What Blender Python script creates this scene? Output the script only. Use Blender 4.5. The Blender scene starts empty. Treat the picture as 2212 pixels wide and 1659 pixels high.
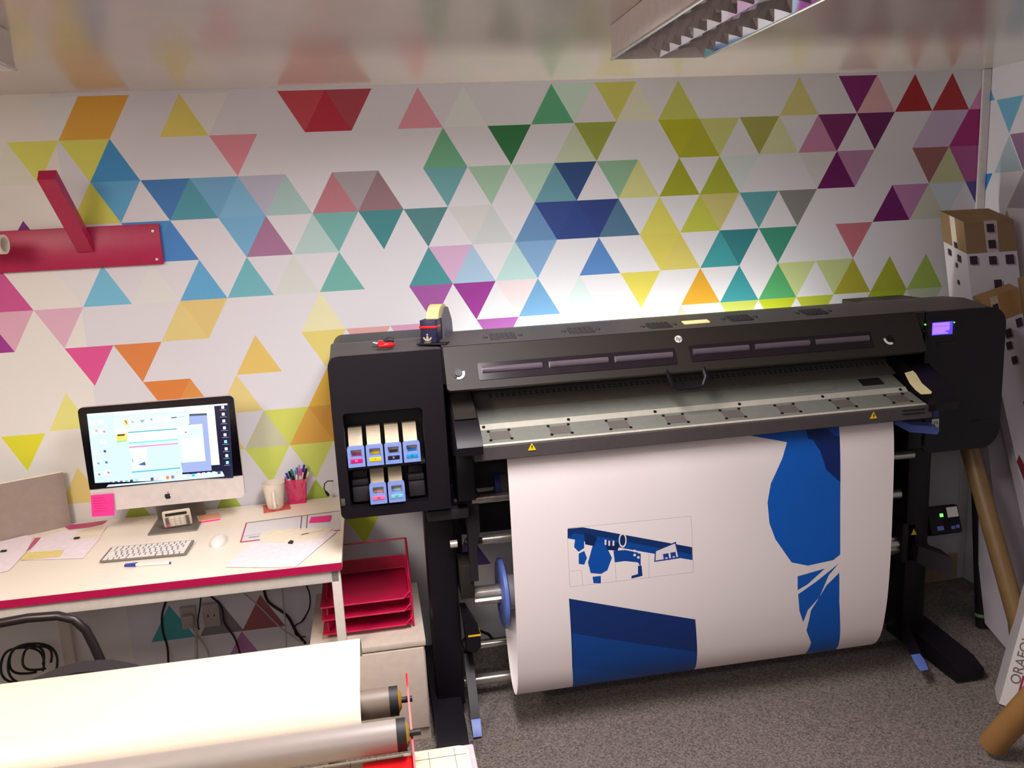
import bpy, bmesh, math, random
from mathutils import Vector, Matrix, geometry
random.seed(7)
SC = bpy.context.scene
COL = SC.collection
# ---------------------------------------------------------------- camera, light, exposure
F_PX, CX, CY = 1834.0, 1106.0, 829.5
RB = ((0.984260133, -0.169401359, -0.05035047), (-0.081612735, -0.182989835, -0.979721431), (0.156752517, 0.968409985, -0.193934908))
CAM = Vector((0.27019739, -3.32869294, 1.761982021))
R0, R1, R2 = Vector(RB[0]), Vector(RB[1]), Vector(RB[2])
cd = bpy.data.cameras.new('camera'); cam = bpy.data.objects.new('camera', cd); COL.objects.link(cam)
cd.sensor_fit = 'HORIZONTAL'; cd.sensor_width = 36.0; cd.lens = 36.0 * F_PX / 2212.0; cd.clip_start = 0.02; cd.clip_end = 50
M = Matrix.Identity(4)
for k, c in enumerate((R0, -R1, -R2)):
    for r in range(3): M[r][k] = c[r]
M.translation = CAM
cam.matrix_world = M
SC.camera = cam
SC.view_settings.view_transform = 'Standard'; SC.view_settings.look = 'None'
SC.view_settings.gamma = 1.0; SC.view_settings.use_curve_mapping = False
SC.view_settings.exposure = 0.18
w = bpy.data.worlds.new('world'); SC.world = w; w.use_nodes = True
w.node_tree.nodes['Background'].inputs[0].default_value = (0.55, 0.51, 0.56, 1)
w.node_tree.nodes['Background'].inputs[1].default_value = 0.17

def area(name, loc, target, size, power, color, spread=180):
    d = bpy.data.lights.new(name, 'AREA'); d.shape = 'RECTANGLE'; d.size, d.size_y = size
    d.energy = power; d.color = color; d.spread = math.radians(spread)
    o = bpy.data.objects.new(name, d); COL.objects.link(o); o.location = loc
    o.rotation_euler = (Vector(target) - Vector(loc)).to_track_quat('-Z', 'Y').to_euler()
    return o
# warm ceiling lamps of the room, to the left and overhead
area('room_lamp_warm', (-1.1, -2.1, 2.24), (-1.0, -1.3, 0.4), (0.6, 1.2), 46, (1.0, 0.86, 0.74), 150)
area('room_lamp_middle', (0.50, -1.60, 2.24), (0.50, -1.45, 0.0), (0.4, 1.1), 46, (1.0, 0.93, 0.95), 160)
area('rear_fill_light', (-0.2, -4.0, 2.2), (0.3, 0.0, 1.3), (1.2, 0.6), 15, (0.95, 0.90, 1.0))  # added cool fill light behind the camera, not a lamp of the room
# lamp strip behind the printer, shining up the wall
area('printer_back_glow', (1.36, -0.085, 1.05), (1.36, -0.06, 2.0), (1.35, 0.08), 11, (1.0, 0.98, 0.88))

# ---------------------------------------------------------------- pixel -> place helpers (take-off from the photograph)
def ray(u, v): return R0 * ((u - CX) / F_PX) + R1 * ((v - CY) / F_PX) + R2
def PY(u, v, y):
    d = ray(u, v); return CAM + d * ((y - CAM.y) / d.y)
def PZ(u, v, z):
    d = ray(u, v); return CAM + d * ((z - CAM.z) / d.z)
def PX(u, v, x):
    d = ray(u, v); return CAM + d * ((x - CAM.x) / d.x)
def PP(u, v, p0, n):
    d = ray(u, v); n = Vector(n); return CAM + d * ((Vector(p0) - CAM).dot(n) / d.dot(n))

# ---------------------------------------------------------------- materials
def s2l(c):
    c = c / 255.0
    return c / 12.92 if c <= 0.04045 else ((c + 0.055) / 1.055) ** 2.4
def lin(c): return tuple(s2l(x) for x in c)
MATS = {}
def mat(name, rgb, rough=0.5, metal=0.0, noise=0.05, scale=40.0, spec=0.5, bump=0.0, coat=0.0, alpha=1.0, emit=None, es=1.0, trans=0.0):
    if name in MATS: return MATS[name]
    m = bpy.data.materials.new(name); m.use_nodes = True
    nt = m.node_tree; b = nt.nodes['Principled BSDF']
    c = lin(rgb)
    tc = nt.nodes.new('ShaderNodeTexCoord'); nz = nt.nodes.new('ShaderNodeTexNoise')
    nz.inputs['Scale'].default_value = scale; nz.inputs['Detail'].default_value = 4
    nt.links.new(tc.outputs['Object'], nz.inputs['Vector'])
    rp = nt.nodes.new('ShaderNodeValToRGB')
    rp.color_ramp.elements[0].position = 0.3; rp.color_ramp.elements[1].position = 0.7
    rp.color_ramp.elements[0].color = tuple(x * (1 - noise) for x in c) + (1,)
    rp.color_ramp.elements[1].color = tuple(min(1, x * (1 + noise)) for x in c) + (1,)
    nt.links.new(nz.outputs[0], rp.inputs[0]); nt.links.new(rp.outputs[0], b.inputs['Base Color'])
    b.inputs['Roughness'].default_value = rough; b.inputs['Metallic'].default_value = metal
    b.inputs['Specular IOR Level'].default_value = spec; b.inputs['Coat Weight'].default_value = coat
    b.inputs['Alpha'].default_value = alpha; b.inputs['Transmission Weight'].default_value = trans
    if bump:
        bp = nt.nodes.new('ShaderNodeBump'); bp.inputs['Strength'].default_value = bump; bp.inputs['Distance'].default_value = 0.004
        nt.links.new(nz.outputs[0], bp.inputs['Height']); nt.links.new(bp.outputs[0], b.inputs['Normal'])
    if emit:
        b.inputs['Emission Color'].default_value = lin(emit) + (1,); b.inputs['Emission Strength'].default_value = es
    MATS[name] = m
    return m
def vmat(name, rough=0.5, emit=0.0, spec=0.5, coat=0.0):
    """one printed surface: its ink colours come from the mesh attribute 'ink'"""
    m = bpy.data.materials.new(name); m.use_nodes = True; nt = m.node_tree; b = nt.nodes['Principled BSDF']
    a = nt.nodes.new('ShaderNodeAttribute'); a.attribute_name = 'ink'
    if emit:
        b.inputs['Base Color'].default_value = (0.01, 0.01, 0.012, 1)
        nt.links.new(a.outputs['Color'], b.inputs['Emission Color']); b.inputs['Emission Strength'].default_value = emit
    else:
        nt.links.new(a.outputs['Color'], b.inputs['Base Color'])
    b.inputs['Roughness'].default_value = rough; b.inputs['Specular IOR Level'].default_value = spec; b.inputs['Coat Weight'].default_value = coat
    MATS[name] = m
    return m
def material(n): return MATS[n]

# ---------------------------------------------------------------- object helpers
def world_of(o):
    p = Vector((0, 0, 0))
    while o is not None:
        p += o.location; o = o.parent
    return p
def tag(o, label=None, cat=None, group=None, kind=None):
    if label: o['label'] = label
    if cat: o['category'] = cat
    if group: o['group'] = group
    if kind: o['kind'] = kind
    return o
def thing(name, loc, label, cat, group=None):
    o = bpy.data.objects.new(name, None); COL.objects.link(o); o.location = loc; o.empty_display_size = 0.05
    return tag(o, label, cat, group)
class MB:
    def __init__(s): s.bm = bmesh.new()
    def box(s, a, b, bev=0.0, seg=2, rot=None, piv=None):
        t = bmesh.new(); bmesh.ops.create_cube(t, size=1.0)
        a, b = Vector(a), Vector(b); c = (a + b) / 2; d = b - a
        for v in t.verts: v.co = Vector((v.co.x * d.x, v.co.y * d.y, v.co.z * d.z))
        if bev: bmesh.ops.bevel(t, geom=t.edges[:], offset=min(bev, min(abs(x) for x in d) * 0.49), segments=seg, profile=0.5, affect='EDGES')
        for v in t.verts: v.co += c
        if rot is not None:
            p = Vector(piv) if piv else c
            for v in t.verts: v.co = rot @ (v.co - p) + p
        s.add(t); return s
    def add(s, t):
        me = bpy.data.meshes.new('tmp'); t.to_mesh(me); s.bm.from_mesh(me); bpy.data.meshes.remove(me); t.free()
    def cyl(s, a, b, r, r2=None, n=24, caps=True):
        a, b = Vector(a), Vector(b); d = b - a; r2 = r if r2 is None else r2
        t = bmesh.new(); bmesh.ops.create_cone(t, cap_ends=caps, segments=n, radius1=r, radius2=r2, depth=d.length)
        q = d.to_track_quat('Z', 'Y').to_matrix(); c = (a + b) / 2
        for v in t.verts: v.co = q @ v.co + c
        s.add(t); return s
    def ring(s, a, b, ro, ri, n=32):
        """hollow tube"""
        a, b = Vector(a), Vector(b); q = (b - a).to_track_quat('Z', 'Y').to_matrix(); vs = []
        for p in (a, b):
            for r in (ro, ri):
                vs.append([s.bm.verts.new(p + q @ Vector((r * math.cos(2 * math.pi * k / n), r * math.sin(2 * math.pi * k / n), 0))) for k in range(n)])
        for k in range(n):
            j = (k + 1) % n
            for A, B in ((vs[0], vs[2]), (vs[3], vs[1]), (vs[1], vs[0]), (vs[2], vs[3])):
                s.bm.faces.new((A[k], A[j], B[j], B[k]))
        return s
    def tube(s, pts, r, n=10, caps=True, flat=None):
        pts = [Vector(p) for p in pts]; rings = []; up = None
        for i, p in enumerate(pts):
            d = (pts[min(i + 1, len(pts) - 1)] - pts[max(i - 1, 0)]).normalized()
            if up is None: up = d.orthogonal().normalized()
            up = (up - d * up.dot(d)).normalized(); sd = d.cross(up)
            rr = r[i] if isinstance(r, (list, tuple)) else r
            rings.append([s.bm.verts.new(p + up * rr * math.cos(2 * math.pi * k / n) + sd * rr * (flat or 1) * math.sin(2 * math.pi * k / n)) for k in range(n)])
        for A, B in zip(rings, rings[1:]):
            for k in range(n): s.bm.faces.new((A[k], A[(k + 1) % n], B[(k + 1) % n], B[k]))
        if caps: s.bm.faces.new(rings[0][::-1]); s.bm.faces.new(rings[-1])
        return s
    def lathe(s, c, prof, n=32, axis=(0, 0, 1)):
        q = Vector(axis).to_track_quat('Z', 'Y').to_matrix(); c = Vector(c); rs = []
        for r, z in prof:
            rs.append([s.bm.verts.new(c + q @ Vector((r * math.cos(2 * math.pi * k / n), r * math.sin(2 * math.pi * k / n), z))) for k in range(n)])
        for A, B in zip(rs, rs[1:]):
            for k in range(n): s.bm.faces.new((A[k], A[(k + 1) % n], B[(k + 1) % n], B[k]))
        return s
    def prism(s, pts, vec):
        """closed polygon (3D points) extruded by vec"""
        pts = [Vector(p) for p in pts]; vec = Vector(vec)
        a = [s.bm.verts.new(p) for p in pts]; b = [s.bm.verts.new(p + vec) for p in pts]; n = len(a)
        s.bm.faces.new(a); s.bm.faces.new(b[::-1])
        for k in range(n): s.bm.faces.new((a[k], b[k], b[(k + 1) % n], a[(k + 1) % n]))
        return s
    def holed(s, outer, holes, f3, vec):
        """plate with holes: 2D polygons mapped by f3 to 3D, extruded by vec"""
        V, E, loops = [], [], []
        for lp in [outer] + holes:
            k0 = len(V); V += [Vector(p) for p in lp]; n = len(lp); loops.append((k0, n))
            E += [(k0 + k, k0 + (k + 1) % n) for k in range(n)]
        vo, eo, fo, *_ = geometry.delaunay_2d_cdt(V, E, [], 0, 1e-6)
        vec = Vector(vec)
        A = [s.bm.verts.new(Vector(f3(p))) for p in vo]; B = [s.bm.verts.new(Vector(f3(p)) + vec) for p in vo]
        for f in fo:
            c = sum((vo[i] for i in f), Vector((0, 0))) / len(f)
            if not inside(c, outer) or any(inside(c, h) for h in holes): continue
            s.bm.faces.new([A[i] for i in f]); s.bm.faces.new([B[i] for i in f][::-1])
        bnd = [e for e in s.bm.edges if len(e.link_faces) == 1 and e.verts[0] in A and e.verts[1] in A]
        ia = {v: i for i, v in enumerate(A)}
        for e in bnd:
            i, j = ia[e.verts[0]], ia[e.verts[1]]
            s.bm.faces.new((A[i], A[j], B[j], B[i]))
        return s
    def build(s, name, m, parent=None, smooth=35, label=None, kind=None, bev=0.0, offset=None):
        if bev: 
            ed = [e for e in s.bm.edges if len(e.link_faces) == 2 and e.calc_face_angle(0) > 0.6]
            bmesh.ops.bevel(s.bm, geom=ed, offset=bev, segments=2, profile=0.5, affect='EDGES', clamp_overlap=True)
        bmesh.ops.recalc_face_normals(s.bm, faces=s.bm.faces[:])
        off = world_of(parent) if parent is not None else Vector((0, 0, 0))
        org = Vector((0, 0, 0))
        if parent is None and s.bm.verts:
            xs = [v.co for v in s.bm.verts]
            org = Vector(((min(p.x for p in xs) + max(p.x for p in xs)) / 2, (min(p.y for p in xs) + max(p.y for p in xs)) / 2, min(p.z for p in xs)))
            off = org
        for v in s.bm.verts: v.co -= off
        me = bpy.data.meshes.new(name); s.bm.to_mesh(me); s.bm.free()
        me.materials.append(material(m) if isinstance(m, str) else m)
        if smooth:
            me.polygons.foreach_set('use_smooth', [True] * len(me.polygons))
            me.set_sharp_from_angle(angle=math.radians(smooth))
        o = bpy.data.objects.new(name, me); COL.objects.link(o)
        if parent is not None: o.parent = parent
        else: o.location = org
        if label: o['label'] = label
        if kind: o['kind'] = kind
        return o
def inside(p, poly):
    x, y = p[0], p[1]; r = False; n = len(poly)
    for i in range(n):
        x1, y1 = poly[i][0], poly[i][1]; x2, y2 = poly[(i + 1) % n][0], poly[(i + 1) % n][1]
        if (y1 > y) != (y2 > y) and x < (x2 - x1) * (y - y1) / (y2 - y1) + x1: r = not r
    return r
def rrect(x0, y0, x1, y1, r, n=5):
    """rounded rectangle; r a number or (bl, br, tr, tl)"""
    if not isinstance(r, (tuple, list)): r = (r,) * 4
    o = []
    for (cx, cy, a0, rr) in ((x0, y0, 180, r[0]), (x1, y0, 270, r[1]), (x1, y1, 0, r[2]), (x0, y1, 90, r[3])):
        sx = 1 if cx == x0 else -1; sy = 1 if cy == y0 else -1
        for k in range(n + 1):
            a = math.radians(a0 + 90 * k / n); o.append((cx + sx * rr + rr * math.cos(a), cy + sy * rr + rr * math.sin(a)))
    return o
def circ(cx, cy, r, n=20, ry=None): return [(cx + r * math.cos(2 * math.pi * k / n), cy + (ry or r) * math.sin(2 * math.pi * k / n)) for k in range(n)]
def art(name, outline, shapes, f3, m, base, parent=None, grid=(), smooth=0, label=None, kind=None, thick=None):
    """flat print: shapes = [(polygon, colour)] painted in order over the base colour, mapped to 3D by f3"""
    V, E = [], []
    for lp in [outline] + [p for p, _ in shapes]:
        k0 = len(V); V += [Vector((p[0], p[1])) for p in lp]; n = len(lp)
        E += [(k0 + k, k0 + (k + 1) % n) for k in range(n)]
    for (p, q) in grid:
        V += [Vector(p), Vector(q)]; E.append((len(V) - 2, len(V) - 1))
    vo, eo, fo, *_ = geometry.delaunay_2d_cdt(V, E, [], 0, 1e-5)
    bxs = [(min(p[0] for p in s), min(p[1] for p in s), max(p[0] for p in s), max(p[1] for p in s)) for s, _ in shapes]
    off = world_of(parent) if parent is not None else Vector((0, 0, 0))
    W = [Vector(f3(p)) for p in vo]
    org = Vector((0, 0, 0))
    if parent is None:
        org = Vector(((min(p.x for p in W) + max(p.x for p in W)) / 2, (min(p.y for p in W) + max(p.y for p in W)) / 2, min(p.z for p in W))); off = org
    me = bpy.data.meshes.new(name); F = []; C = []
    for f in fo:
        c = sum((vo[i] for i in f), Vector((0, 0))) / len(f)
        if not inside(c, outline): continue
        col = base
        for k in range(len(shapes) - 1, -1, -1):
            b = bxs[k]
            if b[0] <= c[0] <= b[2] and b[1] <= c[1] <= b[3] and inside(c, shapes[k][0]):
                col = shapes[k][1]; break
        F.append(tuple(f)); C.append(col)
    me.from_pydata([tuple(p - off) for p in W], [], F)
    at = me.color_attributes.new('ink', 'FLOAT_COLOR', 'CORNER'); k = 0
    for f, c in zip(F, C):
        l = lin(c) + (1,)
        for _ in f: at.data[k].color = l; k += 1
    me.materials.append(material(m) if isinstance(m, str) else m)
    bm = bmesh.new(); bm.from_mesh(me)
    # loose verts out, normals towards the camera side
    bmesh.ops.delete(bm, geom=[v for v in bm.verts if not v.link_faces], context='VERTS')
    if thick: 
        bmesh.ops.solidify(bm, geom=bm.faces[:], thickness=thick)
    bm.to_mesh(me); bm.free()
    if smooth:
        me.polygons.foreach_set('use_smooth', [True] * len(me.polygons)); me.set_sharp_from_angle(angle=math.radians(smooth))
    o = bpy.data.objects.new(name, me); COL.objects.link(o)
    if parent is not None: o.parent = parent
    else: o.location = org
    if label: o['label'] = label
    if kind: o['kind'] = kind
    return o
def text_mesh(name, txt, size, mtx, m, parent, depth=0.0006, label=None, shear=0.0):
    cu = bpy.data.curves.new('t', 'FONT'); cu.body = txt; cu.size = size; cu.extrude = depth; cu.align_x = 'CENTER'; cu.align_y = 'CENTER'; cu.shear = shear
    o = bpy.data.objects.new('t', cu); COL.objects.link(o); dg = bpy.context.evaluated_depsgraph_get()
    me = bpy.data.meshes.new_from_object(o.evaluated_get(dg)); bpy.data.objects.remove(o); bpy.data.curves.remove(cu)
    me.transform(mtx); me.transform(Matrix.Translation(-world_of(parent))); me.name = name
    me.materials.clear(); me.materials.append(material(m)); r = bpy.data.objects.new(name, me); COL.objects.link(r); r.parent = parent
    if label: r['label'] = label
    return r
def frame(o, x, y):
    """matrix with origin o, x axis x, y axis y"""
    x = Vector(x).normalized(); y = Vector(y); z = x.cross(y).normalized(); y = z.cross(x)
    m = Matrix.Identity(4)
    for k, c in enumerate((x, y, z)):
        for r in range(3): m[r][k] = c[r]
    m.translation = Vector(o)
    return m
def copy_tree(o, parent=None):
    c = o.copy(); COL.objects.link(c)
    if parent is not None: c.parent = parent
    for ch in list(o.children): copy_tree(ch, c)
    return c
# ================================================================= SETTING
HC = 2.262; XR = 2.895; XL = -2.4; YF = -5.2
mat('ceiling_paint', (196, 181, 170), rough=0.22, noise=0.02, scale=6, spec=1.0, coat=0.35)
MATS['ceiling_paint'].node_tree.nodes['Principled BSDF'].inputs['Coat Roughness'].default_value = 0.17
mat('carpet', (118, 109, 103), rough=0.95, noise=0.6, scale=150, bump=0.8)
mat('white_trim', (226, 222, 222), rough=0.4)
mat('plain_wall', (214, 204, 200), rough=0.6)
vmat('wallpaper', rough=0.55, spec=0.35)
MB().box((XL, YF, -0.05), (XR + 0.2, 0.1, 0.0)).build('floor', 'carpet', kind='structure')
MB().box((XL, YF, HC), (XR + 0.2, 0.1, HC + 0.06)).build('ceiling', 'ceiling_paint', kind='structure')
MB().box((XL - 0.06, YF, 0), (XL, 0.1, HC)).build('wall_left', 'plain_wall', kind='structure')
MB().box((XL, YF - 0.06, 0), (XR, YF, HC)).build('wall_rear', 'plain_wall', kind='structure')

S = 0.17; RH = 0.17 * 0.866; Z0 = 2.25
def lp(x, j): return (x * S, Z0 - j * RH)
def T(kind, j, a):
    if kind == 'U': return [lp(a, j), lp(a - 0.5, j + 1), lp(a + 0.5, j + 1)]
    return [lp(a - 0.5, j), lp(a + 0.5, j), lp(a, j + 1)]
WREF = (204, 193, 197)
def norm(c):
    """photographed colour -> ink colour, relative to the white of the paper"""
    o = []
    for x, wv in zip(c, WREF):
        l = min(s2l(x) / s2l(wv) * 0.78, 0.85)
        l = max(l, 0.0)
        v = 12.92 * l if l < 0.0031308 else 1.055 * l ** (1 / 2.4) - 0.055
        o.append(v * 255)
    g = sum(o) / 3
    return tuple(x * 0.86 + g * 0.09 + 215 * 0.05 for x in o)
# row band: 'U'/'D' centre = colour
W = {
0: "D-4.5 205,205,228;U-4 225,148,40;D-3.5 225,148,40;U-2 222,190,85;D-1.5 222,213,200;D.5 188,52,62;U1 180,22,45;D1.5 165,50,62;U3 222,130,148;U4 206,206,204;U6 75,155,112;D6.5 182,200,190;D7.5 192,184,82;U8 206,198,180;U9 182,182,80;U12 196,182,112;D13.5 118,22,98;U14 205,150,158;U15 160,22,28;U16 165,30,35;U17 205,120,170",
1: "D-5 208,206,80;U-5.5 206,200,188;D-4 202,196,72;U-3.5 40,125,190;D-1 222,120,138;U3.5 92,155,118;D5 32,105,55;U6.5 184,190,165;D7 142,150,52;D9 170,165,22;U9.5 165,160,28;D10 186,184,105;D11 152,146,65;U11.5 196,190,148;U12.5 182,110,150;D13 108,22,82;D14 92,16,78;U15.5 184,155,188;D16 184,155,188;U16.5 160,22,100;D17 160,22,100;U17.5 160,22,100",
2: "U-4 198,192,68;D-3.5 72,148,200;D-2.5 44,104,175;U-2 62,135,158;D-1.5 92,148,192;U-1 106,160,200;D-.5 168,160,182;U0 150,176,176;U1 178,102,115;D1.5 152,138,146;U2 138,98,108;D3.5 88,146,154;D4.5 146,176,152;D5.5 164,190,172;U6 88,138,156;D6.5 30,60,118;D7.5 126,162,134;U8 196,188,120;U9 152,150,24;U10 154,156,34;D10.5 190,194,198;D12.5 196,186,190;U13 98,6,82;D13.5 165,108,150;D15.5 142,82,78;U16 180,176,134;D16.5 165,68,132;U17 165,68,132",
3: "D-3 52,122,196;U-2.5 50,115,190;D-1 98,156,200;U-.5 154,98,136;U.5 164,186,186;D1 98,158,158;D2 44,120,128;D3 64,116,122;D4 196,186,190;U4.5 186,184,188;U5.5 84,122,172;D6 34,56,128;U6.5 30,52,124;D7 30,48,116;U7.5 62,96,130;U8.5 200,186,72;U9.5 178,176,54;D10 188,172,98;D11 76,140,152;D12 120,114,114;U14.5 98,6,88;D15 172,108,160;U15.5 184,180,164;D16 182,186,202;D17 76,62,138",
4: "U-6 192,62,128;D-4.5 208,198,212;U-4 98,168,204;U-3 204,198,198;U-2 76,148,200;U-1 94,162,178;U0 196,192,190;U1 94,158,152;U3 54,128,138;D3.5 194,148,184;U4 146,170,200;U5 162,190,192;D5.5 108,144,190;U7 66,110,176;D8.5 200,180,72;U9 198,176,82;U10 46,136,146;D10.5 34,110,120;D11.5 44,126,104;D13.5 184,92,106;D16.5 104,98,150;D17.5 104,98,150",
5: "D-6 206,146,170;D-5 206,152,178;U-6.5 146,36,128;U-2.5 230,182,112;D-2 226,176,106;U.5 214,202,160;D3 146,64,142;D4 136,32,128;D5 206,184,192;U5.5 92,140,188;U6.5 184,192,198;D8 200,180,66;U9.5 205,140,24;U10.5 40,130,142;U11.5 66,148,88;D12 180,184,122;D13 176,180,118;U13.5 158,148,32;U14.5 150,152,28;U15.5 150,172,74",
6: "D-4.5 212,62,130;D-3.5 226,112,50;U-1 222,172,86;D.5 210,186,100;D1.5 204,142,142;D2.5 196,132,168;D4.5 150,70,150;U5 214,186,186;U9 206,160,150;D10.5 172,174,70;D11.5 170,176,20;D12.5 166,172,34;U14 150,166,24;D14.5 150,166,24;D15.5 176,180,160;D7.5 206,200,190",
7: "D-3 226,112,44;U-2.5 228,128,56;U-1.5 224,184,112;U.5 216,158,48",
8: "D-.5 192,192,78;U-1 184,176,146;U0 208,148,52;D.5 200,136,44;U-2 210,186,80",
9: "D-1 192,196,80;D0 192,196,84",
10: "U0 152,172,54;U-4 166,174,62;U-2 166,174,62",
11: "D1 188,200,50;D4 70,46,120;D3 70,46,120",
12: "U-4.3 40,90,150;D-4 40,90,150;U-3.5 40,90,150;D-3 40,90,150;U-2.5 40,90,150;U3.5 90,64,130",
13: "U-3.6 60,150,160;U-2.5 118,110,112;U-1.54 150,74,80;U15.5 50,110,130",
14: "U-2.06 170,100,160",
}
shapes = []
for j, s in W.items():
    for it in s.split(';'):
        k, c = it.split(' '); kind, a = k[0], float(k[1:])
        jj = j + (0.12 if j in (13, 14) else 0)
        shapes.append((T(kind, jj, a), norm(tuple(int(x) for x in c.split(',')))))
def wp(*pp): return [(PY(u, v, 0).x, PY(u, v, 0).z) for u, v in pp]
shapes += [(wp((2, 944), (98, 936), (60, 1017)), norm((212, 200, 30))), (wp((142, 849), (107, 932), (198, 922)), norm((212, 200, 112))),
           (wp((168, 1010), (132, 1090), (225, 1082)), norm((224, 184, 108))), (wp((50, 477), (36, 502), (70, 502)), norm((110, 24, 112)))]
PAPER = norm((203, 193, 203)); PAPER_L = norm((213, 200, 199))
xe = -0.773
def clip_x(poly, x, keep_right):
    out = []
    for i in range(len(poly)):
        p, q = poly[i], poly[(i + 1) % len(poly)]
        ip = (p[0] >= x) == keep_right; iq = (q[0] >= x) == keep_right
        if ip: out.append(p)
        if ip != iq:
            t = (x - p[0]) / (q[0] - p[0]); out.append((x, p[1] + t * (q[1] - p[1])))
    return out
def clip_z(poly, z, above):
    return [(a, b) for b, a in clip_x([(b, a) for a, b in poly], z, above)]
def clipped(x0, z0, x1, z1, src):
    r = []
    for p, c in src:
        for f, v, kp in ((clip_x, x0, True), (clip_x, x1, False), (clip_z, z0, True), (clip_z, z1, False)):
            if len(p) >= 3: p = f(p, v, kp)
        if len(p) >= 3: r.append((p, c))
    return r
# paper right of the strip joint, and the slightly warmer strip left of it (plain below the desk)
sh_all = [([(XL, 0), (xe, 0), (xe, HC), (XL, HC)], PAPER_L)] + clipped(XL, 0.66, xe, HC, shapes) + clipped(xe, 0, XR, HC, shapes)
art('wall_back', [(XL, 0), (XR, 0), (XR, HC), (XL, HC)], sh_all, lambda p: (p[0], 0.0, p[1]), 'wallpaper', PAPER, kind='structure')
MB().box((XL, 0.002, 0), (XR + 0.2, 0.1, HC)).build('wall_core', 'plain_wall', kind='structure')
def rp(*pp): return [(PX(u, v, XR).y, PX(u, v, XR).z) for u, v in pp]
sh = [(rp((2136, 182), (2134, 219), (2149, 216)), norm((60, 140, 195))), (rp((2153, 216), (2212, 205), (2180, 288)), norm((92, 152, 190))),
      (rp((2182, 290), (2212, 286), (2212, 366), (2210, 366)), norm((130, 90, 130))), (rp((2180, 292), (2148, 374), (2208, 369)), norm((150, 165, 180))),
      (rp((2128, 376), (2144, 374), (2129, 412)), norm((30, 105, 185))), (rp((2212, 369), (2175, 449), (2212, 450)), norm((150, 135, 155))),
      (rp((2175, 453), (2163, 492), (2185, 490)), norm((140, 130, 145)))]
rw = random.Random(5); pal = [(92, 152, 190), (60, 140, 195), (182, 110, 150), (108, 22, 82), (196, 188, 120), (150, 176, 176), (222, 120, 138), (192, 184, 82), (75, 155, 112), (98, 158, 158), (206, 200, 188), (184, 155, 188)]
for j in range(15):        # the pattern carries on along the side wall
    for i in range(4, 30):
        for kd in 'UD':
            if rw.random() > 0.62:
                a = -i * 1.0 - (0.5 if (j % 2) == (kd == 'U') else 0.0)
                sh.append(([(p[0], p[1]) for p in T(kd, j, a)], norm(rw.choice(pal))))
art('wall_right', [(YF, 0), (-0.0, 0), (-0.0, HC), (YF, HC)], [(p, c) for p, c in sh], lambda p: (XR, p[0], p[1]), 'wallpaper', norm((196, 186, 198)), kind='structure')
MB().box((XR + 0.002, YF, 0), (XR + 0.06, 0.1, HC)).build('wall_end', 'plain_wall', kind='structure')
MB().box((XR - 0.040, -0.012, 0.0), (XR - 0.0005, -0.0005, HC), 0.006).build('trim_1', 'white_trim', kind='structure')
MB().box((1.9, -0.018, 0.0), (XR - 0.041, -0.0005, 0.13), 0.004).build('baseboard_back', mat('baseboard', (196, 176, 146), rough=0.5), kind='structure')
# ================================================================= PRINTER
mat('black_plastic', (17, 12, 20), rough=0.45, noise=0.06, scale=120, spec=0.35)
mat('dark_recess', (14, 12, 16), rough=0.6)
mat('charcoal_plastic', (44, 40, 36), rough=0.5, noise=0.05, scale=120, spec=0.22)
mat('grey_top', (76, 71, 70), rough=0.45, spec=0.3)
mat('dark_grey', (42, 38, 42), rough=0.5, spec=0.25)
mat('aluminium', (150, 150, 140), rough=0.32, metal=0.75)
mat('bright_aluminium', (236, 232, 214), rough=0.3, metal=0.5)
mat('platen_metal', (140, 142, 133), rough=0.36, metal=0.2)
mat('perforated_metal', (140, 133, 122), rough=0.4, metal=0.15)
mat('pad_grey', (104, 98, 92), rough=0.6)
mat('screw_dark', (40, 38, 38), rough=0.4, metal=0.5)
mat('lip_grey', (76, 70, 70), rough=0.5, spec=0.3)
mat('window_film', (34, 28, 33), rough=0.2, coat=0.2, spec=0.3)
mat('white_mark', (225, 222, 215), rough=0.5)
mat('chrome', (225, 222, 215), rough=0.18, metal=1.0)
mat('lilac_blue', (96, 122, 200), rough=0.4)
mat('dark_blue', (40, 64, 140), rough=0.45)
mat('yellow_mark', (235, 200, 20), rough=0.5)
mat('led_green', (60, 200, 60), emit=(90, 255, 90), es=3.0)
mat('steel_bar', (190, 186, 176), rough=0.25, metal=0.8)
FY = -0.70
def fx(u, v): p = PY(u, v, FY); return (p.x, p.z)
pr = thing('large_format_printer', (1.29, -0.4, 0), 'long black wide-format printer on a stand against the patterned wall', 'printer')
XA, XB = 0.125, 0.476            # left module
def front(p): return (p[0], FY, p[1])
# left ink module: shell behind, front frame with the recess
out = rrect(XA, 0.842, XB, 1.366, (0.02, 0.005, 0.004, 0.035))
hole = rrect(0.157, 0.876, 0.405, 1.185, 0.012)
m = MB(); m.holed(out, [hole], front, (0, 0.11, 0)); m.build('ink_module', 'black_plastic', pr)
m = MB(); m.prism([(x, FY + 0.111, z) for x, z in out], (0, 0.42, 0)); m.build('ink_module_shell', 'black_plastic', pr)
m = MB().prism([(XA + 0.01, -0.698, 1.3655), (XA + 0.01, -0.57, 1.386), (XA + 0.01, -0.50, 1.380), (XA + 0.01, -0.2, 1.33), (XA + 0.01, -0.2, 1.30), (XA + 0.01, -0.698, 1.362)], (XB - XA - 0.01, 0, 0))
m.build('ink_module_lid', 'grey_top', pr)
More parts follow.
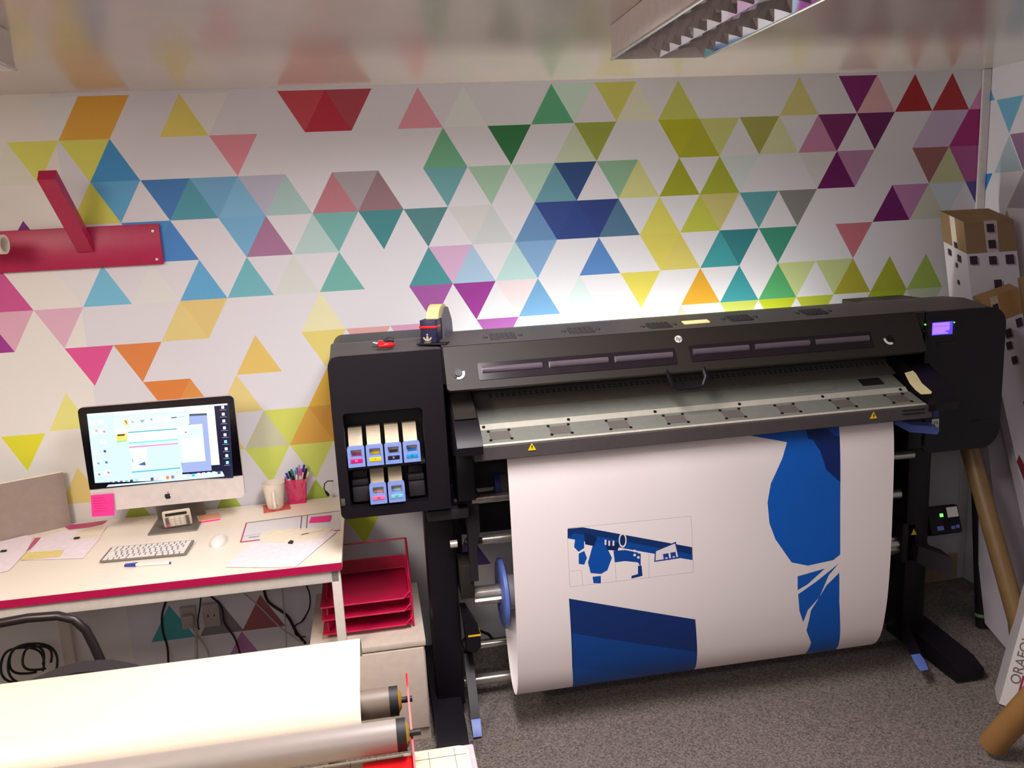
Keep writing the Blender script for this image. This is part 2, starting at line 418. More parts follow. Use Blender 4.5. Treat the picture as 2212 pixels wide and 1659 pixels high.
# recess: back panel, shelf and empty bays
m = MB().box((0.155, -0.592, 0.874), (0.407, -0.588, 1.187)); m.build('recess_back', 'dark_recess', pr)
m = MB().box((0.158, -0.694, 0.998), (0.404, -0.595, 1.012), 0.003).build('cartridge_shelf', 'dark_recess', pr)
for x0 in (0.166, 0.345):
    m = MB(); m.box((x0, -0.672, 0.885), (x0 + 0.052, -0.6, 0.935), 0.004); m.box((x0, -0.665, 0.938), (x0 + 0.052, -0.6, 0.958), 0.004); m.box((x0 + 0.003, -0.655, 0.961), (x0 + 0.049, -0.6, 0.985), 0.003)
    m.build('empty_bay', 'dark_grey', pr)
MB().box((0.128, -0.706, 0.888), (0.142, -0.699, 0.912), 0.003).build('latch', 'grey_top', pr)
# beam: rear housing with the sloping lid
BX0, BX1 = 0.478, 2.145
prof = [(-0.698, 1.366), (-0.57, 1.388), (-0.50, 1.384), (-0.20, 1.30), (-0.16, 1.0), (-0.16, 0.86), (-0.40, 0.86), (-0.46, 0.98), (-0.50, 1.13), (-0.50, 1.236), (-0.69, 1.25)]
MB().prism([(BX0, y, z) for y, z in prof], (BX1 - BX0, 0, 0)).build('beam_housing', 'dark_recess', pr)
MB().prism([(BX0, y, z) for y, z in [(-0.699, 1.3665), (-0.57, 1.3885), (-0.50, 1.3845), (-0.50, 1.392), (-0.57, 1.396), (-0.703, 1.3725)]], (BX1 - BX0, 0, 0)).build('beam_top', 'grey_top', pr)
LA = Vector((0, -0.701, 1.3715)); LB_ = Vector((0, -0.775, 1.245)); LN = (LB_ - LA).cross(Vector((1, 0, 0))).normalized()
if LN.y > 0: LN = -LN
def onlid(u, v, off=0.0): return PP(u, v, LA + LN * off, LN)
LD = (LB_ - LA).normalized(); LL = (LB_ - LA).length
def lidp(p, off=0.0): return Vector((p[0], 0, 0)) + LA + LD * p[1] + LN * off
def lc(u, v):
    p = onlid(u, v); return (p.x, (p - LA).dot(LD))
lx1 = lc(1965, 790)[0]
m = MB(); m.holed(rrect(BX0 + 0.004, 0.0, 2.105, LL, (0.004, 0.004, 0.012, 0.012)), [], lambda p: lidp(p), LN * -0.018); m.build('front_lid', 'charcoal_plastic', pr)
lid = [o for o in pr.children if o.name.startswith('front_lid')][0]
# windows in the lid
for q in ([(1030, 785), (1455, 752), (1465, 787), (1036, 822)], [(1486, 748), (1870, 716), (1895, 748), (1495, 784)]):
    cs = [lc(u, v) for u, v in q]; x0 = (cs[0][0] + cs[3][0]) / 2; x1 = (cs[1][0] + cs[2][0]) / 2; t0 = (cs[0][1] + cs[1][1]) / 2; t1 = (cs[2][1] + cs[3][1]) / 2
    MB().holed(rrect(x0, t0, x1, t1, 0.006), [], lambda p: lidp(p, 0.0025), LN * -0.002).build('lid_window', 'window_film', lid)
    mb = MB(); tm = t0 + (t1 - t0) * 0.42
    n = 3; 
    for k in range(n):
        a = x0 + (x1 - x0) * (k / n) + 0.012; b = x0 + (x1 - x0) * ((k + 1) / n) - 0.012
        mb.cyl(lidp((a, tm), 0.001), lidp((b, tm), 0.001), 0.011, n=16)
    mb.build('window_tube', mat('tube_lilac', (88, 78, 86), rough=0.2), lid)
# lock knobs with a white arc
for (u, v, a0) in ((990, 807, -80), (1920, 733, 190)):
    c = lc(u, v)
    MB().holed(circ(c[0], c[1], 0.017), [], lambda p: lidp(p, 0.003), LN * -0.002).build('knob_dish', 'dark_grey', lid)
    mb = MB(); mb.holed(circ(c[0], c[1], 0.011), [], lambda p: lidp(p, 0.008), LN * -0.006); mb.holed(rrect(c[0] - 0.0025, c[1] - 0.012, c[0] + 0.0025, c[1] + 0.012, 0.001), [], lambda p: lidp(p, 0.012), LN * -0.005)
    mb.build('lock_knob', 'black_plastic', lid)
    aa = (-20, 110) if u < 1200 else (60, 190)
    ar = [(c[0] + r * math.cos(math.radians(t)), c[1] + r * math.sin(math.radians(t))) for r, ts in ((0.0205, range(aa[0], aa[1] + 1, 13)), (0.0125, range(aa[1], aa[0] - 1, -13))) for t in ts]
    MB().holed(ar, [], lambda p: lidp(p, 0.0035), LN * -0.001).build('dial_mark', 'white_mark', lid)
# round badge with the two letters
c = lc(1465, 733)
bd = MB(); bd.holed(circ(c[0], c[1], 0.0125, 28), [], lambda p: lidp(p, 0.0025), LN * -0.002); bd = bd.build('badge', 'white_mark', lid, label='round silver badge with letters')
text_mesh('lettering', 'hp', 0.020, frame(lidp((c[0], c[1] - 0.001), 0.003), (1, 0, 0), -LD), 'dark_grey', bd, 0.0003, shear=0.3)
# lid handle hanging below the lid edge
hL, hR = PY(1447, 805, -0.79), PY(1525, 798, -0.79); hb = 1.195
MB().tube([(hL.x, -0.765, 1.25), (hL.x, -0.79, 1.225), (hL.x + 0.012, -0.795, hb + 0.004), (hL.x + 0.03, -0.795, hb), (hR.x - 0.03, -0.795, hb), (hR.x - 0.012, -0.795, hb + 0.004), (hR.x, -0.79, 1.225), (hR.x, -0.765, 1.25)], 0.006, flat=1.4).build('lid_handle', 'black_plastic', pr)
# vents on the sloping top edge
TN = Vector((0, -(1.396 - 1.3725), -(0.703 - 0.57))).normalized() * -1
for (u, v) in ((1086, 726), (1255, 713), (1423, 703), (1597, 687), (1757, 674)):
    c = PP(u, v, (0, -0.703, 1.3725), TN); e = Vector((0, 0.133, 0.0235)).normalized()
    f = lambda p, c=c, e=e: c + Vector((p[0], 0, 0)) + e * p[1] + TN * 0.0015
    mb = MB(); mb.holed(rrect(-0.032, -0.022, 0.032, 0.022, 0.004), [], f, TN * -0.003)
    for sx in (-0.044, 0.044): mb.holed(circ(sx, 0, 0.006, 10), [], f, TN * -0.003)
    for k in range(5): mb.holed([(-0.026 + k * 0.012, -0.017), (-0.021 + k * 0.012, -0.017), (-0.021 + k * 0.012, 0.017), (-0.026 + k * 0.012, 0.017)], [], lambda p, f=f: f(p) + TN * 0.002, TN * -0.003)
    mb.build('top_vent', 'dark_recess', pr)
c = PP(1507, 695, (0, -0.703, 1.3725), TN)
MB().holed(rrect(-0.04, -0.012, 0.03, 0.012, 0.002), [], lambda p: c + Vector((p[0], 0, 0)) + e * p[1] + TN * 0.001, TN * -0.002).build('top_sticker', mat('tan_sticker', (206, 176, 120)), pr, label='tan sticker')
# perforated plate
A, B = Vector((0, -0.555, 1.19)), Vector((0, -0.640, 1.149)); PN = (B - A).cross(Vector((1, 0, 0))).normalized(); PN = PN if PN.z > 0 else -PN; PD = (B - A).normalized()
def plp(p, off=0.0): return Vector((p[0], 0, 0)) + A + PD * p[1] + PN * off
MB().holed([(0.578, -0.06), (2.10, -0.06), (2.10, 0.093), (0.578, 0.093)], [], plp, PN * -0.006).build('perforated_plate', 'perforated_metal', pr)
plate = [o for o in pr.children if o.name.startswith('perforated_plate')][0]
mb = MB(); k = 0
x = 0.635
while x < 2.06:
    for t in (0.022, 0.033): mb.holed([(x, t), (x + 0.012, t), (x + 0.012, t + 0.0035), (x, t + 0.0035)], [], lambda p: plp(p, 0.0008), PN * -0.0006)
    x += 0.0195
mb.build('slot_row', 'dark_recess', plate, smooth=0)
# platen: upper strip, bright bevel, lower strip, lip
def strip(name, y0, z0, y1, z1, x0, x1, m, th=0.012, x0b=None, x1b=None):
    mb = MB(); a = [(x0, y0, z0), (x1, y0, z0), (x1b if x1b else x1, y1, z1), (x0b if x0b else x0, y1, z1)]
    return mb.prism(a, (0, 0, -th)).build(name, m, pr)
strip('platen_upper', -0.642, 1.1455, -0.714, 1.115, 0.582, 2.066, 'platen_metal', x1b=2.068)
strip('platen_bevel', -0.7142, 1.1148, -0.733, 1.101, 0.580, 2.070, 'bright_aluminium')
lowp = strip('platen_lower', -0.7332, 1.1008, -0.815, 1.077, 0.572, 2.075, 'platen_metal')
strip('platen_edge', -0.8152, 1.0772, -0.821, 1.073, 0.570, 2.077, 'bright_aluminium', 0.004)
a3 = Vector((0, -0.7332, 1.1008)); b3 = Vector((0, -0.815, 1.077)); QD = (b3 - a3).normalized(); QN = Vector((0, QD.z, -QD.y)); QN = QN if QN.z > 0 else -QN
def lq(p, off=0.0): return Vector((p[0], 0, 0)) + a3 + QD * p[1] + QN * off
for (u, v) in ((1081, 943), (1211, 931), (1337, 919), (1462, 909), (1585, 897), (1705, 887), (1824, 875), (1942, 863)):
    c = PP(u, v, a3, QN); x = c.x
    pd = MB().holed(rrect(x - 0.033, 0.018, x + 0.033, 0.066, 0.008), [], lambda p: lq(p, 0.0015), QN * -0.0012).build('platen_pad', 'pad_grey', pr)
    for sx in (-0.033, 0.033):
        for t in (0.014, 0.068): MB().holed(circ(x + sx, t, 0.005, 10), [], lambda p: lq(p, 0.003), QN * -0.0026).build('screw', 'screw_dark', pd)
a4 = Vector((0, -0.7142, 1.1148)); b4 = Vector((0, -0.733, 1.101)); ED = (b4 - a4).normalized(); EN = Vector((0, ED.z, -ED.y)); EN = EN if EN.z > 0 else -EN
for (u, v) in ((1045, 925), (1228, 907), (1415, 890), (1597, 873), (1776, 856), (1944, 841)):
    c = PP(u, v, a4, EN); MB().holed(circ(c.x, 0.012, 0.0055, 12), [], lambda p: Vector((p[0], 0, 0)) + a4 + ED * p[1] + EN * 0.002, EN * -0.0018).build('bevel_screw', 'screw_dark', pr)
# cover plate and dark patch on the upper strip
a5 = Vector((0, -0.642, 1.1455)); D5 = (Vector((0, -0.714, 1.115)) - a5).normalized(); N5 = Vector((0, D5.z, -D5.y)); N5 = N5 if N5.z > 0 else -N5
def uq(p, off=0.0): return Vector((p[0], 0, 0)) + a5 + D5 * p[1] + N5 * off
x0 = PP(1712, 840, a5, N5).x; x1 = PP(1800, 838, a5, N5).x
MB().holed([(x0, 0.004), (x1 - 0.01, 0.004), (x1, 0.06), (x0, 0.06)], [], lambda p: uq(p, 0.004), N5 * -0.0035).build('cover_plate', 'platen_metal', pr)
x0 = PP(1858, 827, a5, N5).x; x1 = PP(1905, 824, a5, N5).x
MB().holed([(x0, 0.014), (x1, 0.014), (x1, 0.055), (x0, 0.055)], [], lambda p: uq(p, 0.0015), N5 * -0.001).build('dark_patch', 'dark_grey', pr)
LX0, LX1 = 0.548, 2.098
MB().prism([(LX0, -0.8212, 1.0725), (LX0, -0.8262, 1.068), (LX0, -0.824, 1.028), (LX0, -0.812, 1.022), (LX0, -0.70, 1.03), (LX0, -0.64, 1.06), (LX0, -0.72, 1.085)], (LX1 - LX0, 0, 0)).build('front_lip', 'lip_grey', pr, bev=0.003)
for (u, v) in ((1149, 965), (1887, 897)):
    p = PY(u, v, -0.826); mb = MB(); mb.prism([(p.x - 0.013, -0.8275, p.z - 0.011), (p.x + 0.013, -0.8275, p.z - 0.011), (p.x, -0.8275, p.z + 0.012)], (0, 0.0016, 0))
    wl = mb.build('warning_label', 'yellow_mark', pr, label='yellow warning triangle')
    MB().box((p.x - 0.0015, -0.8285, p.z - 0.005), (p.x + 0.0015, -0.8276, p.z + 0.005)).build('warning_symbol', 'dark_recess', wl)
mb = MB(); p = PY(1973, 889, -0.826)
for dz in (0.006, -0.006): mb.box((p.x - 0.04, -0.8285, p.z + dz - 0.0015), (p.x + 0.04, -0.826, p.z + dz + 0.0015))
mb.build('lip_slots', 'dark_recess', pr)
# end arms either side of the platen
def arm(x0, x1, name, m1):
    pts = [(-0.58, 1.222), (-0.62, 1.225), (-0.80, 1.142), (-0.855, 1.105), (-0.868, 1.085), (-0.862, 1.058), (-0.70, 1.02), (-0.58, 1.08)]
    return MB().prism([(x0, y, z) for y, z in pts], (x1 - x0, 0, 0)).build(name, m1, pr, bev=0.006)
arm(0.492, 0.571, 'left_arm', 'black_plastic')
MB().prism([(0.497, -0.625, 1.227), (0.567, -0.625, 1.227), (0.566, -0.785, 1.153), (0.497, -0.785, 1.153)], (0, -0.002, 0.003)).build('left_arm_cover', 'charcoal_plastic', pr)
arm(2.083, 2.165, 'right_arm', 'black_plastic')
MB().box((0.50, -0.70, 0.86), (0.56, -0.50, 1.03), 0.006).build('left_bracket', 'black_plastic', pr)
MB().box((2.10, -0.70, 0.88), (2.17, -0.50, 1.03), 0.006).build('right_bracket', 'black_plastic', pr)
# right control module
RX0, RX1 = 2.149, 2.46
out = rrect(RX0, 0.86, RX1, 1.366, (0.05, 0.07, 0.06, 0.004), 8)
MB().prism([(x, FY, z) for x, z in out], (0, 0.53, 0)).build('control_module', 'black_plastic', pr, bev=0.008)
MB().prism([(RX0, -0.69, 1.368), (RX0, -0.56, 1.388), (RX0, -0.45, 1.385), (RX0, -0.2, 1.30), (RX0, -0.2, 1.28), (RX0, -0.69, 1.362)], (0.25, 0, 0)).build('control_module_lid', 'grey_top', pr)
vmat('lcd', rough=0.3, emit=1.15)
q = [fx(u, v) for u, v in ((2010, 697), (2050, 694), (2058, 721), (2018, 724))]
x0, x1 = q[0][0] + 0.004, q[2][0] - 0.004; z0, z1 = q[3][1], q[0][1]
scr = art('display', rrect(x0, z0, x1, z1, 0.001, 1), [(rrect(x0 + 0.003, z0 + 0.003, x1 - 0.012, z1 - 0.002, 0.001, 1), (168, 118, 252)), ([(x1 - 0.03, z0 + 0.012), (x1 - 0.012, z0 + 0.003), (x1 - 0.012, z0 + 0.016)], (90, 70, 245)), (rrect(x0 + 0.006, z1 - 0.016, x1 - 0.016, z1 - 0.013, 0.0005, 1), (140, 96, 240))], lambda p: (p[0], FY - 0.0035, p[1]), 'lcd', (84, 64, 248), pr, label='lit violet display')
MB().box((x0 - 0.012, FY - 0.003, z0 - 0.012), (x1 + 0.012, FY + 0.002, z1 + 0.010), 0.002).build('display_frame', 'dark_recess', pr)
for (u, v) in ((1998, 701), (2060, 696)):
    x, z = fx(u, v); MB().cyl((x, FY - 0.004, z), (x, FY, z), 0.0024, n=12).build('led', 'led_green', pr, label='lit green led')
for (u, v) in ((1989, 702), (1994, 715), (2006, 715), (2004, 724), (2083, 703)):
    x, z = fx(u, v); MB().cyl((x, FY - 0.004, z), (x, FY, z), 0.0045, n=14).build('button', 'dark_grey', pr)
x, z = fx(2045, 742); MB().box((x - 0.035, FY - 0.003, z - 0.003), (x + 0.035, FY, z + 0.003), 0.001).build('card_slot', 'dark_grey', pr)
x, z = fx(2120, 908); MB().box((x - 0.04, FY - 0.003, z - 0.002), (x + 0.03, FY, z + 0.002), 0.001).build('panel_seam', 'dark_grey', pr)
x, z = fx(2020, 915); lb = MB().box((x - 0.014, FY - 0.0015, z - 0.017), (x + 0.014, FY, z + 0.017)).build('lever_label', 'white_mark', pr)
MB().tube([(x - 0.004, FY - 0.0025, z - 0.009), (x - 0.004, FY - 0.0025, z + 0.007), (x + 0.006, FY - 0.0025, z + 0.007), (x + 0.006, FY - 0.0025, z - 0.002)], 0.0012, n=6).build('lever_symbol', 'dark_grey', lb)
x, z = fx(2021, 893); MB().box((x - 0.011, FY - 0.0015, z - 0.014), (x + 0.011, FY, z + 0.014)).build('blue_label', 'dark_blue', pr, label='blue label')
p1 = PY(1948, 928, -0.74); p2 = PY(2030, 930, -0.74)
MB().prism([(p1.x - 0.005, -0.70, p1.z + 0.012), (p1.x + 0.03, -0.74, p1.z - 0.012), (p2.x - 0.012, -0.745, p2.z - 0.012), (p2.x, -0.74, p2.z + 0.002), (p2.x - 0.01, -0.735, p2.z + 0.014), (p1.x + 0.04, -0.735, p1.z + 0.012), (p1.x + 0.01, -0.70, p1.z + 0.024)], (0, 0.035, 0.006)).build('blue_lever', 'lilac_blue', pr, bev=0.003, label='light blue plastic lever')
# ---- stand
def leg(x0, x1, name='stand_leg'):
    mb = MB(); mb.box((x0, -0.56, 0.05), (x1, -0.42, 0.86), 0.01); mb.box((x0 + 0.02, -0.50, 0.6), (x1 + 0.03, -0.3, 0.86), 0.01)
    return mb.build(name, 'black_plastic', pr)
leg(0.392, 0.492); leg(2.205, 2.30)
for x0, x1 in ((0.37, 0.475), (2.265, 2.375)):
    MB().prism([(x0, -0.80, 0.012), (x0, -0.80, 0.05), (x0, -0.74, 0.075), (x0, -0.20, 0.11), (x0, -0.12, 0.05), (x0, -0.12, 0.012)], (x1 - x0, 0, 0)).build('stand_foot', 'black_plastic', pr, bev=0.006)
mb = MB()
for x in (0.42, 2.285):
    for y in (-0.73, -0.18): mb.cyl((x - 0.012, y, 0.014), (x + 0.012, y, 0.014), 0.0135, n=16)
mb.build('castors', 'dark_grey', pr)
MB().box((0.40, -0.42, 0.80), (2.28, -0.22, 0.90), 0.01).build('stand_beam', 'dark_recess', pr)
# cross bars (chrome)
for (u, v, y, r, x1) in ((1040, 1077, -0.60, 0.0165, 2.19), (1040, 1167, -0.56, 0.0175, 2.17), (1040, 1393, -0.40, 0.014, 2.25), (1040, 1468, -0.44, 0.020, 2.24)):
    p = PY(u, v, y); x0 = {1077: 0.553, 1167: 0.585, 1393: 0.50, 1468: 0.50}[v]
    MB().cyl((x0, y, p.z), (x1, y, p.z), r, n=24).build('cross_bar', 'steel_bar', pr)
    MB().cyl((x0 - 0.06, y, p.z), (x0, y, p.z), r * 0.6, n=16).build('bar_end', 'dark_grey', pr)
# rear roll shaft with its hub
p = PY(1030, 1053, -0.40); MB().cyl((0.50, -0.40, p.z), (2.2, -0.40, p.z), 0.02, n=12).build('rear_shaft', 'aluminium', pr)
MB().cyl((0.655, -0.40, p.z), (0.675, -0.40, p.z), 0.06, n=32).build('rear_hub', 'dark_blue', pr, label='dark blue hub')
MB().cyl((0.675, -0.40, p.z), (2.14, -0.40, p.z), 0.05, n=32).build('rear_core', 'pad_grey', pr)
MB().box((0.50, -0.32, 0.60), (2.2, -0.305, 0.84), 0.004).build('wire_basket', 'dark_recess', pr)
MB().tube([PY(1000, 1385, -0.35), PY(1015, 1368, -0.35), PY(1035, 1362, -0.35), PY(1055, 1370, -0.35), PY(1068, 1385, -0.35)], 0.006, n=8).build('loose_lead', 'dark_recess', pr)
# hanging plates with bar ends
MB().prism([(0.525, -0.61, 0.855), (0.575, -0.61, 0.855), (0.575, -0.61, 0.72), (0.560, -0.61, 0.66), (0.560, -0.61, 0.54), (0.533, -0.61, 0.54), (0.533, -0.61, 0.72), (0.525, -0.61, 0.80)], (0, 0.05, 0)).build('hanging_plate', 'dark_grey', pr, bev=0.003)
p = PY(980, 1175, -0.60); MB().cyl((p.x - 0.012, -0.60, p.z), (p.x + 0.012, -0.60, p.z), 0.013, n=20).build('bar_cap', 'bright_aluminium', pr)
MB().box((0.398, -0.665, 0.79), (0.535, -0.62, 0.825), 0.004).build('rail_end', 'dark_grey', pr)
# take-up bracket, spindle and flanges
DC = PY(1080, 1281, -0.52); DZ = DC.z
MB().box((0.497, -0.60, DZ + 0.03), (0.545, -0.48, DZ + 0.155), 0.005).build('take_up_housing', 'charcoal_plastic', pr)
MB().prism([(0.495, -0.60, DZ - 0.02), (0.515, -0.60, DZ - 0.02), (0.555, -0.60, DZ - 0.105), (0.555, -0.60, DZ - 0.155), (0.535, -0.60, DZ - 0.175), (0.507, -0.60, DZ - 0.165), (0.503, -0.60, DZ - 0.09)], (0, 0.08, 0)).build('take_up_bracket', 'black_plastic', pr, bev=0.004)
MB().box((0.512, -0.602, DZ - 0.112), (0.556, -0.55, DZ - 0.106)).build('bracket_rim', 'yellow_mark', pr)
MB().cyl((0.500, -0.52, DZ), (0.55, -0.52, DZ), 0.006, n=12).build('spindle_pin', 'chrome', pr)
mb = MB(); n = 24
pts = [((0.026 + (0.005 if k % 4 else -0.005)) * math.cos(2 * math.pi * k / n), (0.030 + (0.005 if k % 4 else -0.005)) * math.sin(2 * math.pi * k / n)) for k in range(n)]
mb.prism([(0.548, -0.52 + a, DZ + b) for a, b in pts], (1.66, 0, 0)); mb.build('take_up_spindle', 'steel_bar', pr, smooth=20)
for x0 in (0.642, 2.015):
    MB().lathe((x0, -0.52, DZ), [(0.035, 0), (0.118, 0), (0.124, 0.004), (0.124, 0.016), (0.118, 0.02), (0.112, 0.02), (0.104, 0.013), (0.045, 0.013), (0.045, 0.02), (0.035, 0.02), (0.035, 0)], 48, (1, 0, 0)).build('flange', 'lilac_blue', pr, label='light blue plastic flange')
# loading arms with blue ends
def larm(p0, p1, wd, name):
    p0, p1 = Vector(p0), Vector(p1); d = (p1 - p0); e = p0 + d * 0.80
    s = Vector((wd, 0, 0)); n = Vector((0, -0.016, 0))
    a = MB().prism([p0 - s, p0 + s, e + s, e - s], (0, 0.032, 0.012)).build(name, 'black_plastic', pr, bev=0.004)
    MB().prism([e - s * 1.02 + d * 0.02, e + s * 1.02 + d * 0.02, p1 + s * 0.9, p1 - s * 0.9], (0, 0.030, 0.012)).build('arm_end', 'lilac_blue', a, bev=0.003, label='light blue end piece')
larm(PY(1010, 1400, -0.50), PY(1032, 1592, -0.70), 0.016, 'loading_arm')
larm(PY(1950, 1345, -0.57), PY(1997, 1448, -0.80), 0.018, 'loading_arm')
MB().cyl((0.50, -0.50, PY(1000, 1395, -0.5).z), (0.535, -0.50, PY(1000, 1395, -0.5).z), 0.022, n=20).build('arm_pivot', 'charcoal_plastic', pr)
# right-hand take-up motor with keypad
c = PY(2035, 1125, -0.52)
mx = Matrix.Rotation(math.radians(-22), 3, 'X')
kb = MB().box(c - Vector((0.075, 0.03, 0.055)), c + Vector((0.06, 0.05, 0.055)), 0.01, rot=mx).build('take_up_motor', 'black_plastic', pr)
def kp(dx, dz, w_, h_, nm, m_, lab=None):
    o = MB().box(c + Vector((dx - w_, -0.033, dz - h_)), c + Vector((dx + w_, -0.0295, dz + h_)), 0.0, rot=mx, piv=c + Vector((-0.0075, 0.01, 0))).build(nm, m_, kb)
    if lab: o['label'] = lab
kp(0.028, 0.026, 0.022, 0.019, 'instruction_label', 'white_mark', 'white instruction label')
kp(-0.020, 0.018, 0.006, 0.006, 'green_button', 'led_green', 'lit green button')
kp(-0.035, -0.030, 0.013, 0.008, 'rocker_button', 'lilac_blue'); kp(0.018, -0.032, 0.007, 0.006, 'arrow_button', 'lilac_blue'); kp(0.038, -0.030, 0.007, 0.006, 'arrow_button', 'lilac_blue')
p = PY(1965, 1172, -0.52)
MB().box((2.19, -0.56, DZ - 0.06), (2.25, -0.44, DZ + 0.10), 0.008).build('motor_mount', 'dark_grey', pr)
MB().prism([PY(1985, 1180, -0.60), PY(2055, 1205, -0.66), PY(2060, 1235, -0.66), PY(2030, 1240, -0.66), PY(1980, 1215, -0.60)], (0, 0.06, 0.01)).build('release_lever', 'dark_grey', pr, bev=0.005)
p = PY(1974, 1150, -0.6); MB().prism([(p.x - 0.01, -0.6, p.z - 0.01), (p.x + 0.012, -0.6, p.z - 0.01), (p.x, -0.6, p.z + 0.014)], (0, 0.002, 0)).build('warning_label', 'yellow_mark', pr)

# ---- ink cartridges (each lifts out)
vis = [((752, 1008), 'magenta', (214, 20, 110), (150, 20, 90), 0), ((790, 1008), 'yellow', (238, 205, 10), (205, 180, 20), 0), ((830, 1005), 'black', (24, 24, 46), (40, 28, 30), 0), ((869, 1000), 'cyan', (30, 150, 205), (30, 100, 170), 0),
       ((800, 1100), 'light pink', (240, 110, 160), (222, 150, 120), 1), ((838, 1096), 'light cyan', (120, 205, 215), (150, 200, 180), 1)]
mat('cart_white', (206, 190, 158), rough=0.5); mat('cart_blue', (128, 152, 218), rough=0.4)
where = ['top left', 'top row, second from the left', 'top row, third from the left', 'top right', 'bottom row, left one', 'bottom row, right one']
xs = [0.188, 0.246, 0.304, 0.362, 0.2465, 0.3045]
for k, (px, nm, c1, c2, row) in enumerate(vis):
    x = xs[k]; z = 1.0125 if row == 0 else 0.885; 
    r = thing('ink_cartridge', (x, -0.66, z), 'ink cartridge with pale blue front and %s label in printer bay' % nm, 'cartridge', 'ink cartridges in the printer')
    MB().prism([(x - 0.022, -0.685, z + 0.002), (x + 0.022, -0.685, z + 0.002), (x + 0.022, -0.62, z + 0.108 - row * .006), (x - 0.022, -0.62, z + 0.108 - row * .006)], (0, 0.022, 0)).build('body', 'cart_white', r, bev=0.002)
    cm = mat('ink_' + nm.replace(' ', '_'), c1, rough=0.35); cm2 = mat('level_' + nm.replace(' ', '_'), c2, rough=0.4)
    Yc = -0.71
    fr = MB().holed(rrect(x - 0.0265, z, x + 0.0265, z + 0.065, (0.002, 0.002, 0.006, 0.006)), [rrect(x - 0.016, z + 0.032, x + 0.018, z + 0.056, 0.002)], lambda p: (p[0], Yc, p[1]), (0, 0.02, 0)).build('front', 'cart_blue', r)
    MB().box((x - 0.018, Yc - 0.0015, z + 0.014), (x + 0.019, Yc, z + 0.027), 0.0005).build('colour_label', cm, fr)
    MB().box((x - 0.018, Yc + 0.018, z + 0.030), (x + 0.020, Yc + 0.020, z + 0.058)).build('front_window', 'cart_white', fr)
    MB().box((x - 0.012, Yc + 0.015, z + 0.034), (x + 0.014, Yc + 0.018, z + 0.042)).build('level_mark', cm2, fr)
    if row == 0: MB().box((x - 0.019, -0.6235, z + 0.097), (x + 0.019, -0.6195, z + 0.1025)).build('top_band', cm2, r)
    text_mesh('lettering', ['M', 'Y', 'K', 'C', 'LM', 'LC'][k], 0.009, frame((x, Yc - 0.002, z + 0.0205), (1, 0, 0), (0, 0, 1)), 'white_mark' if k in (0, 2) else 'dark_recess', fr, 0.0002)

# ---- printed sheet
vmat('print_vinyl', rough=0.45, spec=0.4)
SP = [(-0.700, 1.062), (-0.765, 1.040), (-0.782, 1.005), (-0.792, 0.90), (-0.795, 0.75), (-0.795, 0.55), (-0.788, 0.40), (-0.775, 0.30), (-0.757, 0.225), (-0.730, 0.175), (-0.695, 0.146), (-0.655, 0.137), (-0.615, 0.150), (-0.58, 0.19), (-0.55, 0.25), (-0.50, 0.36), (-0.462, DZ - 0.02), (-0.455, DZ)]
def smooth_prof(P, n=4):
    o = []
    for i in range(len(P) - 1):
        p0 = P[max(i - 1, 0)]; p1 = P[i]; p2 = P[i + 1]; p3 = P[min(i + 2, len(P) - 1)]
        for k in range(n):
            t = k / n
            o.append(tuple(0.5 * ((2 * p1[a]) + (-p0[a] + p2[a]) * t + (2 * p0[a] - 5 * p1[a] + 4 * p2[a] - p3[a]) * t * t + (-p0[a] + 3 * p1[a] - 3 * p2[a] + p3[a]) * t ** 3) for a in (0, 1)))
    return o + [P[-1]]
SPF = smooth_prof(SP); AL = [0.0]
for a, b in zip(SPF, SPF[1:]): AL.append(AL[-1] + math.hypot(b[0] - a[0], b[1] - a[1]))
def sheetp(p):
    s = min(max(p[1], 0), AL[-1]); i = 0
    while i < len(AL) - 2 and AL[i + 1] < s: i += 1
    t = (s - AL[i]) / (AL[i + 1] - AL[i]); y = SPF[i][0] + (SPF[i + 1][0] - SPF[i][0]) * t; z = SPF[i][1] + (SPF[i + 1][1] - SPF[i][1]) * t
    return (p[0], y, z)
def sc(u, v):
    """photo point -> (x, arc length) on the sheet, first hit from the front"""
    d = ray(u, v)
    for i in range(len(SPF) - 1):
        (y0, z0), (y1, z1) = SPF[i], SPF[i + 1]; n = Vector((0, z1 - z0, -(y1 - y0)))
        p = CAM + d * ((Vector((0, y0, z0)) - CAM).dot(n) / d.dot(n)); q = Vector((y1 - y0, z1 - z0)); t = ((p.y - y0) * q.x + (p.z - z0) * q.y) / q.length_squared
        if -0.02 <= t <= 1.02: return (p.x, AL[i] + t * (AL[i + 1] - AL[i]))
    best = None
    for i, (y, z) in enumerate(SPF):
        p = PY(u, v, y); e = abs(p.z - z)
        if AL[i] < 1.1 and (best is None or e < best[0]): best = (e, p.x, AL[i])
    return best[1:]
def sp(*pp): return [sc(u, v) for u, v in pp]
SX0, SX1 = 0.654, 1.985
B1, B2, B3, B4 = (0, 74, 158), (20, 30, 92), (20, 44, 96), (10, 92, 190)
big = sp((1615, 940), (1700, 955), (1690, 990), (1665, 1045), (1658, 1085), (1662, 1130), (1675, 1165), (1710, 1215), (1745, 1222), (1800, 1210), (1815, 1198), (1815, 1100), (1812, 918), (1740, 925))
navy = sp((1740, 925), (1812, 918), (1815, 1042), (1785, 1015), (1772, 975), (1756, 950), (1752, 949), (1746, 948))
